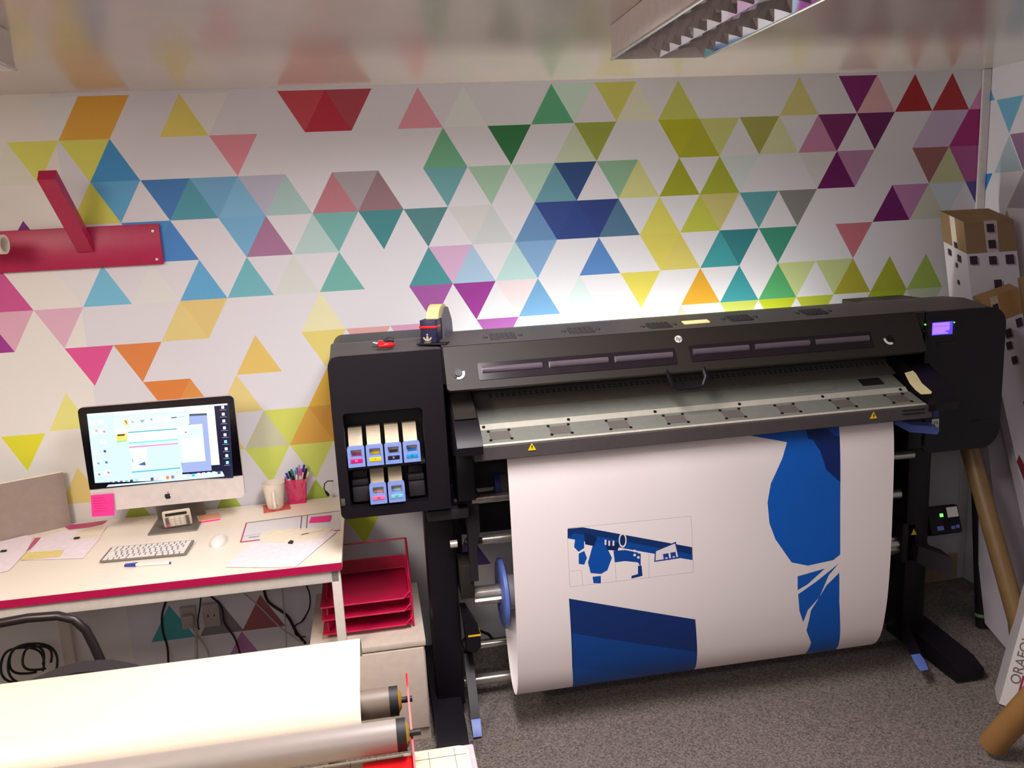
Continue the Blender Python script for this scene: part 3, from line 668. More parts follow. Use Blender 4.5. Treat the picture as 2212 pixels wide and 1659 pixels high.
shp = [(big, (8, 92, 188)), (navy, (6, 36, 100)), (sp((1780, 921), (1812, 918), (1813, 944), (1800, 938)), (0, 78, 170)),
       (sp((1723, 1245), (1782, 1228), (1745, 1262), (1723, 1275)), (6, 90, 186)), (sp((1724, 1284), (1765, 1255), (1812, 1217), (1790, 1243), (1770, 1290), (1745, 1318), (1735, 1344), (1727, 1320)), (6, 90, 186)),
       (sp((1813, 1237), (1813, 1300), (1815, 1360), (1803, 1405), (1738, 1412), (1752, 1388), (1742, 1362), (1752, 1318), (1785, 1265)), (6, 90, 186)),
       (sp((1229, 1293), (1502, 1338), (1506, 1400), (1498, 1449), (1236, 1486), (1236, 1440)), (8, 46, 110)),
       (sp((1236, 1368), (1504, 1408), (1504, 1425), (1498, 1449), (1236, 1486)), (0, 68, 146)), (sp((1237, 1442), (1370, 1456), (1400, 1464), (1236, 1488)), (0, 76, 160)),
       # small proof panel: band, loose blotches, round mark, plate
       (sp((1226, 1142), (1259, 1139), (1495, 1182), (1496, 1210), (1400, 1194), (1226, 1163)), (6, 46, 104)),
       (sp((1240, 1152), (1300, 1160), (1496, 1198), (1496, 1210), (1400, 1194), (1226, 1163)), (0, 70, 150)),
       (sp((1242, 1166), (1262, 1166), (1262, 1184), (1250, 1192), (1240, 1182)), (0, 76, 164)), (sp((1250, 1196), (1262, 1190), (1268, 1205), (1262, 1220), (1250, 1218)), (0, 76, 164)),
       (sp((1282, 1172), (1306, 1172), (1322, 1205), (1312, 1232), (1298, 1240), (1276, 1238), (1270, 1215)), (0, 76, 164)), (sp((1280, 1246), (1298, 1244), (1298, 1260), (1282, 1260)), (0, 76, 164)),
       (sp((1325, 1190), (1350, 1188), (1372, 1192), (1384, 1196), (1384, 1225), (1378, 1215), (1350, 1212), (1328, 1215)), (0, 66, 148)), (sp((1378, 1222), (1386, 1222), (1388, 1244), (1364, 1250), (1364, 1244), (1378, 1240)), (4, 50, 120)),
       (sp((1262, 1150), (1290, 1160), (1284, 1180), (1264, 1176)), (6, 34, 84)), (sp((1306, 1168), (1340, 1172), (1334, 1190), (1312, 1188)), (6, 34, 84)),
       (sp((1415, 1190), (1460, 1170), (1468, 1206), (1413, 1214)), (30, 50, 140)), (sp((1417, 1191), (1458, 1174), (1465, 1203), (1416, 1211)), (225, 220, 222)),
       (sp((1432, 1197), (1434, 1211), (1437, 1211), (1437, 1204), (1442, 1204), (1443, 1210), (1446, 1210), (1444, 1195)), (24, 60, 150)), (sp((1448, 1194), (1450, 1209), (1453, 1208), (1453, 1202), (1457, 1201), (1459, 1207), (1462, 1207), (1459, 1192)), (24, 60, 150))]
for q in ((1345, 1167, 8.5, 17),):
    pass
shp += [(sp(*circ(1345, 1167, 8.5, 20, 16)), (226, 222, 222)), (sp(*circ(1345, 1167, 6, 18, 12)), (10, 40, 96))]
for (a, b) in ((1371, 1190), (1371, 1199), (1381, 1193), (1379, 1204)): shp.append((sp(*circ(a, b, 3, 10)), (226, 222, 222)))
for (a, b) in ((1308, 1172), (1316, 1174), (1325, 1174)): shp.append((sp((a - 2, b - 6), (a + 2, b - 6), (a + 2, b + 5), (a - 2, b + 5)), (220, 216, 220)))
# faint ruled outline of the proof panel
def ln(u0, v0, u1, v1, w_=0.0006, col=(176, 172, 170)):
    a, b = Vector(sc(u0, v0)), Vector(sc(u1, v1)); d = (b - a).normalized(); n = Vector((-d.y, d.x)) * w_; return ([tuple(a - n), tuple(b - n), tuple(b + n), tuple(a + n)], col)
pre = [ln(1226, 1141, 1493, 1115), ln(1493, 1115, 1498, 1236), ln(1498, 1236, 1231, 1268), ln(1231, 1268, 1226, 1163), ln(1231, 1234, 1256, 1232), ln(1256, 1232, 1259, 1264), ln(1328, 1205, 1331, 1256), ln(1402, 1196, 1402, 1248)]
grid = []
for s in AL[1:-1]: grid.append(((SX0, s), (SX1, s)))
sheet = art('printed_sheet', [(SX0, 0), (SX1, 0), (SX1, AL[-1]), (SX0, AL[-1])], pre + shp, sheetp, 'print_vinyl', (236, 228, 226), grid=grid, smooth=40)
tag(sheet, 'white printed vinyl sheet with blue shapes hanging in a loop below the printer', 'sheet')
tr = MB().cyl((0.664, -0.52, DZ), (2.012, -0.52, DZ), 0.062, n=40).build('media_roll', mat('grey_paper', (176, 168, 166), rough=0.5))
tag(tr, 'roll of pale media on the take-up spindle behind the hanging sheet', 'roll')
# yellowed tape on the right arm
a6 = Vector((0, -0.62, 1.225)); b6 = Vector((0, -0.80, 1.142)); D6 = (b6 - a6).normalized(); N6 = Vector((0, D6.z, -D6.y)); N6 = N6 if N6.z > 0 else -N6
def tq(u, v): p = PP(u, v, a6 + N6 * 0.001, N6); return (p.x, (p - a6).dot(D6))
ol = [tq(*q) for q in ((1954, 806), (1972, 801), (1979, 808), (1985, 818), (1991, 828), (2004, 839), (2013, 847), (2011, 851), (1990, 852), (1978, 843), (1965, 828), (1959, 816))]
tp = MB().holed(ol, [], lambda p: Vector((p[0], 0, 0)) + a6 + D6 * p[1] + N6 * 0.002, N6 * -0.001).build('masking_tape', mat('masking_tape', (236, 222, 168), rough=0.6))
tag(tp, 'torn strip of cream masking tape stuck to the printer right arm', 'tape')
# ================================================================= DESK AREA
mat('desk_white', (246, 236, 218), rough=0.35, noise=0.01, scale=3); mat('desk_red', (178, 18, 74), rough=0.4); mat('desk_steel', (214, 206, 196), rough=0.4)
mat('paper_white', (246, 234, 240), rough=0.7); mat('paper_cream', (242, 230, 206), rough=0.7); mat('pink_note', (255, 50, 150), rough=0.7, emit=None)
mat('silver', (222, 214, 210), rough=0.35, metal=0.2)
mat('foot_grey', (132, 124, 118), rough=0.4, metal=0.3); mat('key_gap', (126, 118, 112), rough=0.5); mat('screen_glass', (6, 6, 14), rough=0.15); mat('key_white', (238, 234, 228), rough=0.5)
mat('mug_cream', (232, 222, 206), rough=0.25); mat('pink_mesh', (206, 40, 96), rough=0.5); mat('coaster_red', (206, 90, 80), rough=0.5)
mat('cable_black', (18, 15, 18), rough=0.5); mat('cable_white', (180, 170, 165), rough=0.5); mat('red_plastic', (190, 24, 34), rough=0.35)
mat('blue_pen', (34, 58, 150), rough=0.35); mat('grey_cover', (150, 134, 124), rough=0.55); mat('cabinet_cream', (206, 192, 178), rough=0.5)
mat('kraft', (146, 114, 72), rough=0.75, noise=0.12, scale=12); mat('carton_white', (206, 200, 202), rough=0.6, noise=0.04, scale=14)
ZD = 0.70; XD = 0.112; YD = -0.705
desk = thing('office_desk', (-0.5, -0.35, 0), 'white desk with red front edge and steel legs under the computer', 'desk')
MB().box((-1.95, YD + 0.003, ZD - 0.024), (XD, -0.012, ZD), 0.0).build('desk_top', 'desk_white', desk)
MB().box((-1.95, YD, ZD - 0.0245), (XD + 0.0005, YD + 0.0028, ZD + 0.0003), 0.0).build('edge_band', 'desk_red', desk, label='crimson edge band')
MB().box((-1.90, YD + 0.012, ZD - 0.068), (XD - 0.012, YD + 0.035, ZD - 0.0246), 0.002).build('front_rail', 'desk_steel', desk)
for x in (0.075, -1.02):
    MB().box((x, YD + 0.012, 0.0), (x + 0.03, YD + 0.034, ZD - 0.025), 0.002).build('leg', 'desk_steel', desk)
MB().box((-0.99, -0.10, 0.0), (-0.95, -0.07, ZD - 0.025), 0.002).build('leg', 'desk_steel', desk)
# cabinet
cb = thing('storage_cabinet', (0.17, -0.5, 0), 'cream low cabinet with a plain front beside the printer leg', 'cabinet')
CT = 0.378
MB().box((-0.02, -0.652, 0.0), (0.358, -0.20, CT - 0.022), 0.003).build('body', 'cabinet_cream', cb)
MB().box((-0.025, -0.667, CT - 0.021), (0.362, -0.19, CT), 0.003).build('top_panel', 'cabinet_cream', cb)
MB().box((-0.015, -0.669, 0.055), (0.354, -0.6525, CT - 0.026), 0.003).build('door', 'cabinet_cream', cb)
# red mesh letter trays
vt = thing('letter_tray', (0.17, -0.45, CT), 'stack of crimson wire mesh letter trays on the cream cabinet', 'letter tray')
m_ = bpy.data.materials.new('tray_mesh'); m_.use_nodes = True; nt = m_.node_tree; b = nt.nodes['Principled BSDF']; b.inputs['Base Color'].default_value = lin((190, 14, 66)) + (1,)
tc = nt.nodes.new('ShaderNodeTexCoord'); sx = nt.nodes.new('ShaderNodeSeparateXYZ'); nt.links.new(tc.outputs['Object'], sx.inputs[0]); outs = []
for ax in ('X', 'Y', 'Z'):
    a = nt.nodes.new('ShaderNodeMath'); a.operation = 'MULTIPLY'; a.inputs[1].default_value = 380; nt.links.new(sx.outputs[ax], a.inputs[0])
    c_ = nt.nodes.new('ShaderNodeMath'); c_.operation = 'FRACT'; nt.links.new(a.outputs[0], c_.inputs[0]); g = nt.nodes.new('ShaderNodeMath'); g.operation = 'GREATER_THAN'; g.inputs[1].default_value = 0.55; nt.links.new(c_.outputs[0], g.inputs[0]); outs.append(g)
a = nt.nodes.new('ShaderNodeMath'); a.operation = 'ADD'; nt.links.new(outs[0].outputs[0], a.inputs[0]); nt.links.new(outs[1].outputs[0], a.inputs[1])
c_ = nt.nodes.new('ShaderNodeMath'); c_.operation = 'MAXIMUM'; nt.links.new(a.outputs[0], c_.inputs[0]); nt.links.new(outs[2].outputs[0], c_.inputs[1]); c_.use_clamp = True
mm = nt.nodes.new('ShaderNodeMath'); mm.operation = 'MULTIPLY_ADD'; mm.inputs[1].default_value = 0.5; mm.inputs[2].default_value = 0.30; nt.links.new(c_.outputs[0], mm.inputs[0]); nt.links.new(mm.outputs[0], b.inputs['Alpha']); MATS['tray_mesh'] = m_
mat('tray_red', (200, 16, 70), rough=0.4)
TX0, TX1 = 0.02, 0.322; TY0, TY1 = -0.58, -0.33
for k, z in enumerate((CT + 0.02, CT + 0.072, CT + 0.118)):
    rim = [(TX0, TY0, z + 0.0), (TX1 - 0.02, TY0, z + 0.0), (TX1, TY0 + 0.02, z + 0.014), (TX1, TY1 - 0.01, z + 0.052), (TX1 - 0.01, TY1, z + 0.056), (TX0, TY1, z + 0.056)]
    t = MB().tube(rim, 0.003, n=8).build('tray_rim', 'tray_red', vt)
    mb = MB(); mb.holed([(TX0, TY0), (TX1, TY0), (TX1, TY1), (TX0, TY1)], [], lambda p, z=z: (p[0], p[1], z), (0, 0, 0.001))
    mb.prism([(TX0, TY1, z), (TX1, TY1, z), (TX1, TY1, z + 0.055), (TX0, TY1, z + 0.055)], (0, -0.001, 0))
    mb.prism([(TX1, TY0, z), (TX1, TY1, z), (TX1, TY1, z + 0.055), (TX1, TY0 + 0.02, z + 0.012)], (-0.001, 0, 0)); mb.build('tray_basket', 'tray_mesh', vt)
for x in (TX0 + 0.02, TX1 + 0.006):
    MB().tube([(x, TY0 + 0.02, CT + 0.004), (x, TY0 + 0.045, CT + 0.1), (x, TY1 - 0.03, CT + 0.235), (x, TY1 + 0.01, CT + 0.235), (x, TY1 + 0.012, CT + 0.004)], 0.004, n=8).build('side_frame', 'tray_red', vt)
MB().tube([(TX0, TY1 + 0.01, CT + 0.235), (TX1 + 0.006, TY1 + 0.01, CT + 0.235)], 0.003, n=8).build('back_rail', 'tray_red', vt)

# computer: display, chin, foot
IY = -0.20
def im(u, v, y=IY): p = PY(u, v, y); return (p.x, p.z)
x0 = im(178, 980)[0] - 0.003; x1 = im(517, 960)[0] + 0.004
zt = 1.176; zb = im(357, 1090)[1]
imac = thing('desktop_computer', ((x0 + x1) / 2, -0.18, ZD), 'silver all-in-one computer with lit screen and black bezel on the white desk', 'computer')
IX0, IX1 = -0.772, -0.243; IZ0, IZ1 = 0.792, 1.178; IZM = 0.878
MB().holed(rrect(IX0, IZ0, IX1, IZ1, 0.018, 6), [], lambda p: (p[0], IY + 0.004, p[1]), (0, 0.02, 0)).build('case', 'silver', imac, bev=0.002)
MB().holed(rrect(IX0, IZM, IX1, IZ1, (0.001, 0.001, 0.017, 0.017), 6), [], lambda p: (p[0], IY, p[1]), (0, 0.0045, 0)).build('bezel', 'screen_glass', imac)
vmat('screen_light', rough=0.2, emit=1.25)
def q(*pp): return [im(u, v, IY - 0.001) for u, v in pp]
K = 380 / 2101.0
def z1(*pp): return q(*[(160 + a * K, 840 + b * K) for a, b in pp])
sq = z1((152, 300), (1848, 172), (1902, 1062), (250, 1125))
sh = [(z1((152, 300), (1370, 210), (1375, 1060), (250, 1125)), (196, 216, 238)), (z1((152, 300), (1848, 172), (1850, 192), (153, 322)), (214, 236, 246)),
      (z1((470, 290), (1360, 232), (1362, 262), (472, 320)), (236, 250, 252)), (z1((1365, 205), (1672, 205), (1740, 905), (1640, 912), (1585, 290), (1372, 300)), (244, 250, 255)),
      (z1((1380, 305), (1585, 295), (1645, 985), (1300, 1005), (1275, 880), (1385, 870)), (150, 165, 212)), (z1((1380, 305), (1585, 293), (1587, 315), (1382, 326)), (70, 80, 110)),
      (z1((1235, 440), (1530, 420), (1572, 862), (1280, 884)), (206, 224, 230)), (z1((1235, 440), (1530, 420), (1531, 440), (1236, 460)), (240, 250, 252)), (z1((1290, 590), (1540, 575), (1562, 850), (1300, 868)), (216, 234, 232)),
      (z1((470, 345), (1375, 290), (1380, 420), (480, 490)), (206, 232, 236)), (z1((480, 492), (1240, 440), (1242, 470), (484, 522)), (240, 250, 252)),
      (z1((586, 372), (650, 365), (656, 438), (592, 446)), (242, 206, 150)), (z1((600, 375), (625, 380), (640, 425), (618, 405)), (120, 90, 80)), (z1((680, 378), (715, 395), (712, 408), (688, 400)), (150, 160, 175)), (z1((778, 378), (845, 365), (820, 405)), (140, 155, 170)),
      (z1((900, 360), (935, 352), (932, 388), (920, 370)), (140, 150, 165)), (z1((970, 338), (1038, 334), (1042, 392), (975, 396)), (246, 246, 246)), (z1((1068, 330), (1138, 326), (1142, 388), (1072, 392)), (246, 246, 246)),
      (z1((1160, 340), (1226, 334), (1227, 346), (1161, 352)), (70, 66, 110)), (z1((1260, 332), (1322, 326), (1320, 334), (1262, 340)), (170, 178, 180)),
      (z1((500, 540), (628, 525), (636, 628), (510, 640)), (244, 206, 104)), (z1((515, 545), (605, 538), (604, 560), (520, 566)), (90, 60, 60)), (z1((512, 625), (628, 615), (628, 628), (514, 640)), (110, 214, 150)),
      (z1((642, 515), (1225, 472), (1226, 484), (644, 528)), (60, 170, 180)), (z1((644, 530), (1230, 486), (1238, 594), (656, 638)), (246, 252, 252)), (z1((656, 640), (1238, 596), (1238, 608), (658, 656)), (110, 214, 206)),
      (z1((656, 692), (1242, 648), (1243, 658), (658, 704)), (240, 104, 160)), (z1((670, 720), (865, 705), (880, 955), (690, 965)), (244, 252, 252)), (z1((765, 905), (845, 868), (860, 915), (800, 912)), (30, 96, 170)), (z1((690, 840), (702, 838), (708, 890), (697, 880)), (60, 160, 180)),
      (z1((690, 990), (1268, 938), (1269, 950), (692, 1002)), (60, 166, 186)), (z1((1250, 460), (1350, 455), (1355, 545), (1256, 550)), (240, 248, 250)), (z1((1310, 518), (1345, 508), (1348, 530)), (90, 130, 140))]
for k in range(9):
    y = 222 + k * 82 + (k > 5) * 4; x = 1775 + k * 7
    sh.append((z1((x - 18, y - 18), (x + 16, y - 20), (x + 18, y + 14), (x - 16, y + 16)), (150, 230, 250) if k in (5, 8) else (230, 240, 252))); sh.append((z1((x - 40, y + 30), (x + 42, y + 25), (x + 43, y + 31), (x - 39, y + 36)), (130, 140, 180)))
for (a, b) in ((215, 405), (320, 400), (240, 520), (340, 510), (345, 630), (265, 760), (275, 880), (300, 1020), (395, 1000)): sh.append((z1((a - 38, b - 25), (a + 38, b - 28), (a + 40, b + 25), (a - 36, b + 28)), (238, 246, 250)))
for (a, b, c_) in ((265, 503, (240, 150, 190)), (360, 510, (236, 120, 180)), (367, 745, (30, 70, 120)), (290, 890, (110, 160, 190)), (385, 878, (40, 120, 170)), (300, 1022, (90, 150, 160)), (410, 1000, (170, 130, 140))): sh.append((z1((a - 16, b - 14), (a + 14, b - 12), (a + 18, b + 14), (a - 12, b + 12)), c_))
dock = z1((420, 1108), (1770, 985), (1797, 1040), (388, 1172))
sh.append((z1((1830, 172), (1848, 172), (1902, 1062), (1870, 1062)), (30, 34, 60)))
rest = [(z1((1290, 1000), (1650, 975), (1655, 992), (1295, 1022)), (14, 18, 52))]
sh += rest + [(z1((420, 1108), (1770, 985), (1797, 1040), (410, 1145)), (200, 222, 246))]
cols = [(90, 110, 150), (70, 80, 150), (110, 90, 160), (120, 190, 160), (50, 50, 110), (130, 210, 236), (230, 240, 250), (240, 240, 250), (60, 80, 130), (240, 190, 220), (240, 240, 244), (220, 120, 60), (140, 110, 160), (240, 240, 250), (250, 250, 250), (180, 210, 236), (60, 180, 236), (240, 240, 248), (250, 250, 250), (230, 240, 250), (240, 244, 250), (50, 70, 120)]
for k, c_ in enumerate(cols):
    t = k / (len(cols) - 1); a = 440 + t * 1290; b = 1128 - t * 128; sh.append((z1((a - 18, b - 18), (a + 18, b - 21), (a + 20, b + 15), (a - 16, b + 18)), c_))
art('screen', sq, sh, lambda p: (p[0], IY - 0.001, p[1]), 'screen_light', (16, 18, 46), imac, label='lit screen with open windows')
d0 = z1((388, 1172), (410, 1145), (1797, 1040), (1790, 1046))
art('dock', d0, [], lambda p: (p[0], IY - 0.0012, p[1]), 'screen_light', (196, 220, 246), imac)
# emblem on the chin: bitten apple with leaf
c = im(362, 1072); r = 0.011
ap = [(0, .62), (.25, .78), (.6, .8), (.85, .6), (.68, .35), (.62, .08), (.72, -.2), (.95, -.36), (.8, -.72), (.5, -1.0), (.25, -1.02), (0, -.92), (-.25, -1.02), (-.5, -1.0), (-.8, -.66), (-.98, -.2), (-.98, .2), (-.85, .58), (-.55, .8), (-.25, .78)]
em = MB(); em.holed([(c[0] + a * r, c[1] + b * r) for a, b in ap], [], lambda p: (p[0], IY + 0.0035, p[1]), (0, -0.0008, 0))
em.holed([(c[0] + a * r, c[1] + b * r) for a, b in [(0.02, .88), (.02, 1.15), (.22, 1.42), (.38, 1.46), (.36, 1.2), (.2, .95)]], [], lambda p: (p[0], IY + 0.0035, p[1]), (0, -0.0008, 0)); em.build('emblem', 'screen_glass', imac)
# foot: neck and bent plate
ft = thing_x = None
mb = MB(); mb.prism([(-0.61, -0.155, 0.87), (-0.61, -0.150, 0.87), (-0.61, -0.085, 0.706), (-0.61, -0.26, 0.706), (-0.61, -0.265, 0.701), (-0.61, -0.08, 0.701)], (0.17, 0, 0)) if False else mb.prism([(-0.585, -0.150, 0.87), (-0.585, -0.140, 0.87), (-0.585, -0.070, 0.706), (-0.585, -0.075, 0.701), (-0.585, -0.250, 0.701), (-0.585, -0.250, 0.706), (-0.585, -0.085, 0.710)], (0.17, 0, 0))
mb.build('foot', 'foot_grey', imac)

def flat(name, pts, z, m, th=0.0004):
    """sheet lying on the desk: pixel outline on the plane at height z"""
    P = [PZ(u, v, z) for u, v in pts]
    return MB().holed([(p.x, p.y) for p in P], [], lambda p: (p[0], p[1], z), (0, 0, th)).build(name, m)
# sticky note on the computer
P = [PY(u, v, IY - 0.002) for u, v in ((196, 1070), (245, 1066), (249, 1112), (200, 1115))]
sn = MB().prism([(P[0].x, IY - 0.002, P[0].z), (P[1].x, IY - 0.002, P[1].z), (P[2].x, IY - 0.010, P[2].z), (P[3].x, IY - 0.010, P[3].z)], (0, 0.0006, 0)).build('sticky_note', 'pink_note')
tag(sn, 'bright pink sticky note with handwriting hanging from the computer chin', 'sticky note')
mb = MB()
for k in range(6):
    a = P[0].lerp(P[3], 0.15 + 0.12 * k); bb = P[1].lerp(P[2], 0.15 + 0.12 * k); yy = IY - 0.0035 - 0.008 * (0.15 + 0.12 * k)
    pts = [(a.x + (bb.x - a.x) * t, yy, a.z + (bb.z - a.z) * t + 0.0012 * math.sin(t * 40 + k)) for t in [0.12 + i * 0.04 for i in range(12 + (k % 3) * 3)]]
    mb.tube(pts, 0.0005, n=4)
mb.build('handwriting', mat('ink_maroon', (150, 20, 80)), sn)
# calculator
c0 = PZ(385, 1140, ZD + 0.012)
cal = thing('calculator', (-0.5, -0.27, ZD), 'small cream desk calculator propped in front of the computer foot', 'calculator')
A = [PY(349, 1110, -0.235), PY(410, 1100, -0.235)]; B = [PZ(356, 1140, ZD + 0.014), PZ(416, 1131, ZD + 0.014)]
CO = (B[0] + B[1]) / 2; CXv = (B[1] - B[0]).normalized(); CYv = (((A[0] + A[1]) / 2) - CO); CH = CYv.length; CW = (B[1] - B[0]).length
CYv = CYv.normalized(); CNv = CXv.cross(CYv).normalized()
if CNv.y > 0: CNv = -CNv
def cp(p, off=0): return CO + CXv * p[0] + CYv * p[1] + CNv * off
mat('calc_cream', (214, 200, 182), rough=0.5); mat('calc_key', (232, 222, 208), rough=0.5)
MB().holed(rrect(-CW / 2, 0, CW / 2, CH, 0.006), [], cp, CNv * -0.010).build('body', 'calc_cream', cal, bev=0.001)
MB().holed(rrect(-CW / 2 + 0.01, CH * 0.76, CW / 2 - 0.012, CH * 0.93, 0.001), [], lambda p: cp(p, 0.0012), CNv * -0.001).build('display', 'dark_recess', cal)
for i in range(5):
    for j in range(4):
        x = -CW / 2 + 0.013 + i * (CW - 0.026) / 4; y = CH * 0.12 + j * CH * 0.16
        MB().holed(rrect(x - 0.0058, y - CH * .055, x + 0.0058, y + CH * .055, 0.001, 2), [], lambda p: cp(p, 0.003), CNv * -0.0026).build('key', mat('calc_pink', (220, 90, 120)) if (i, j) == (0, 0) else ('pad_grey' if i in (0, 4) else 'calc_key'), cal)
# keyboard
K0, K1, K2, K3 = PZ(214, 1213, ZD + 0.008), PZ(412, 1195, ZD + 0.008), PZ(427, 1160, ZD + 0.012), PZ(245, 1178, ZD + 0.012)
kO = K0; kx = (K1 - K0); kw = kx.length; kx.normalize(); ky = ((K3 - K0) + (K2 - K1)) / 2; kh = ky.length; ky = (ky - kx * ky.dot(kx)).normalized(); kh = 0.118; kw = 0.279
kn = kx.cross(ky)
def kq(p, off=0): return kO + kx * p[0] + ky * p[1] + kn * off
kb = thing('keyboard', (kO.x, kO.y, ZD), 'slim silver wireless keyboard with white keys on the desk', 'keyboard')
MB().holed(rrect(0, 0, kw, kh, 0.006), [], kq, kn * -0.005).build('base', 'key_gap', kb)
MB().cyl(kq((0.004, kh - 0.008), -0.007), kq((kw - 0.004, kh - 0.008), -0.007), 0.0065, n=14).build('battery_tube', 'silver', kb)
rows = [[1.0] * 14, [1.0] * 13 + [1.5], [1.5] + [1.0] * 13, [1.75] + [1.0] * 11 + [1.75], [2.25] + [1.0] * 10 + [2.25], [1, 1, 1, 1.3, 5.2, 1.3, 1, 1, 1, 1]]
for j, rw in enumerate(rows):
    tot = sum(rw); y1 = kh - 0.006 - j * 0.0183; hgt = 0.0155; xx = 0.006; uu = (kw - 0.012) / tot
    for wd in rw:
        MB().holed(rrect(xx + 0.0022, y1 - hgt + 0.0008, xx + wd * uu - 0.0022, y1 - 0.0008, 0.0015, 2), [], lambda p: kq(p, 0.0018), kn * -0.0016).build('key', 'key_white', kb, smooth=0)
        xx += wd * uu
# mouse
mc = PZ(472, 1172, ZD); ms = thing('mouse', (mc.x, mc.y, ZD), 'low rounded white computer mouse beside the keyboard', 'mouse')
t = bmesh.new(); bmesh.ops.create_uvsphere(t, u_segments=28, v_segments=14, radius=1)
for v in t.verts: v.co = Vector((mc.x + v.co.x * 0.029, mc.y + v.co.y * 0.056, ZD + 0.003 + max(v.co.z, -0.15) * 0.020))
mb = MB(); mb.add(t); mb.build('shell', 'key_white', ms)
MB().cyl((mc.x, mc.y + 0.02, ZD + 0.018), (mc.x, mc.y + 0.02, ZD + 0.0226), 0.004, n=12).build('scroll_ball', 'desk_steel', ms)
# pen on the desk
a, b = PZ(267, 1222, ZD + 0.006), PZ(366, 1216, ZD + 0.006); d = (b - a)
pn = thing('ballpoint_pen', (a.x, a.y, ZD), 'white ballpoint pen with blue cap lying in front of the keyboard', 'pen')
MB().cyl(a + d * 0.25, b, 0.0046, n=14).build('barrel', 'key_white', pn)
MB().cyl(a + d * 0.02, a + d * 0.27, 0.0035, 0.0056, n=14).build('cap', 'blue_pen', pn)
MB().box(Vector((min((a + d * .04).x, (a + d * .3).x), a.y - 0.001, ZD + 0.0105)), Vector((max((a + d * .04).x, (a + d * .3).x), a.y + 0.001, ZD + 0.0125))).build('clip', 'blue_pen', pn)
MB().cyl(b, b + d.normalized() * 0.004, 0.004, n=12).build('end_plug', 'blue_pen', pn)
# note pad
P = [PZ(u, v, ZD + 0.012) for u, v in ((424, 1113), (472, 1106), (475, 1117), (429, 1124))]
npd = thing('note_pad', (P[0].x, P[0].y, ZD), 'small block of salmon and pink sticky notes behind the mouse', 'note pad')
MB().prism([Vector((p.x, p.y, ZD + 0.0005)) for p in P], (0, 0, 0.005)).build('pink_sheets', 'pink_note', npd)
MB().prism([Vector((p.x, p.y, ZD + 0.0056)) for p in P], (0, 0, 0.004)).build('salmon_sheets', mat('salmon_paper', (222, 160, 130)), npd)
# coaster, mug
P = [PZ(u, v, ZD + 0.004) for u, v in ((568, 1092), (622, 1084), (628, 1098), (570, 1107))]
co = MB().prism([Vector((p.x, p.y, ZD + 0.0005)) for p in P], (0, 0, 0.004)).build('coaster', 'coaster_red'); tag(co, 'square red coaster under the cream mug', 'coaster')
mc = PZ(598, 1093, ZD + 0.005); mc = PZ(596, 1096, ZD + 0.005); ztop = PY(590, 1042, mc.y).z - ZD
mg = thing('mug', (mc.x, mc.y, ZD + 0.005), 'tapered cream mug standing on a red coaster', 'mug')
H = max(0.07, ztop - 0.005)
MB().lathe((mc.x, mc.y, ZD + 0.005), [(0.0, 0), (0.029, 0), (0.031, 0.003), (0.043, H), (0.0405, H), (0.029, 0.006), (0.0, 0.006)], 36).build('cup', 'mug_cream', mg)
hp = [(mc.x + 0.004, mc.y - 0.040, ZD + 0.005 + H * 0.82), (mc.x + 0.004, mc.y - 0.058, ZD + 0.005 + H * 0.78), (mc.x + 0.005, mc.y - 0.066, ZD + 0.005 + H * 0.5), (mc.x + 0.005, mc.y - 0.056, ZD + 0.005 + H * 0.22), (mc.x + 0.005, mc.y - 0.033, ZD + 0.005 + H * 0.15)]
MB().tube(hp, [0.004, 0.005, 0.006, 0.0075, 0.008], n=12).build('handle', 'mug_cream', mg)
# pen pot
pc = PZ(644, 1083, ZD); ph = 0.098
pp = thing('pen_pot', (pc.x, pc.y, ZD), 'pink mesh pen pot full of pens beside the mug', 'pen pot')
mt = MATS['tray_mesh'].copy(); mt.name = 'pot_mesh'; mt.node_tree.nodes['Principled BSDF'].inputs['Base Color'].default_value = lin((226, 50, 110)) + (1,); MATS['pot_mesh'] = mt
lo = [(-0.032, -0.030), (0.032, -0.030), (0.032, 0.030), (-0.032, 0.030)]; hi = [(a * 1.28, b * 1.28) for a, b in lo]
mb = MB(); vs = [[mb.bm.verts.new((pc.x + a, pc.y + b, ZD + z)) for a, b in L] for L, z in ((lo, 0.001), (hi, ph))]
for k in range(4): mb.bm.faces.new((vs[0][k], vs[0][(k + 1) % 4], vs[1][(k + 1) % 4], vs[1][k]))
mb.build('basket', 'pot_mesh', pp, smooth=0)
MB().holed(lo, [], lambda p: (pc.x + p[0], pc.y + p[1], ZD + 0.0005), (0, 0, 0.003)).build('base', 'pink_mesh', pp)
mb = MB()
for L, z in ((hi, ph), (lo, 0.002)):
    for k in range(4): mb.tube([(pc.x + L[k][0], pc.y + L[k][1], ZD + z), (pc.x + L[(k + 1) % 4][0], pc.y + L[(k + 1) % 4][1], ZD + z)], 0.002, n=6)
mb.build('rim', 'pink_mesh', pp)
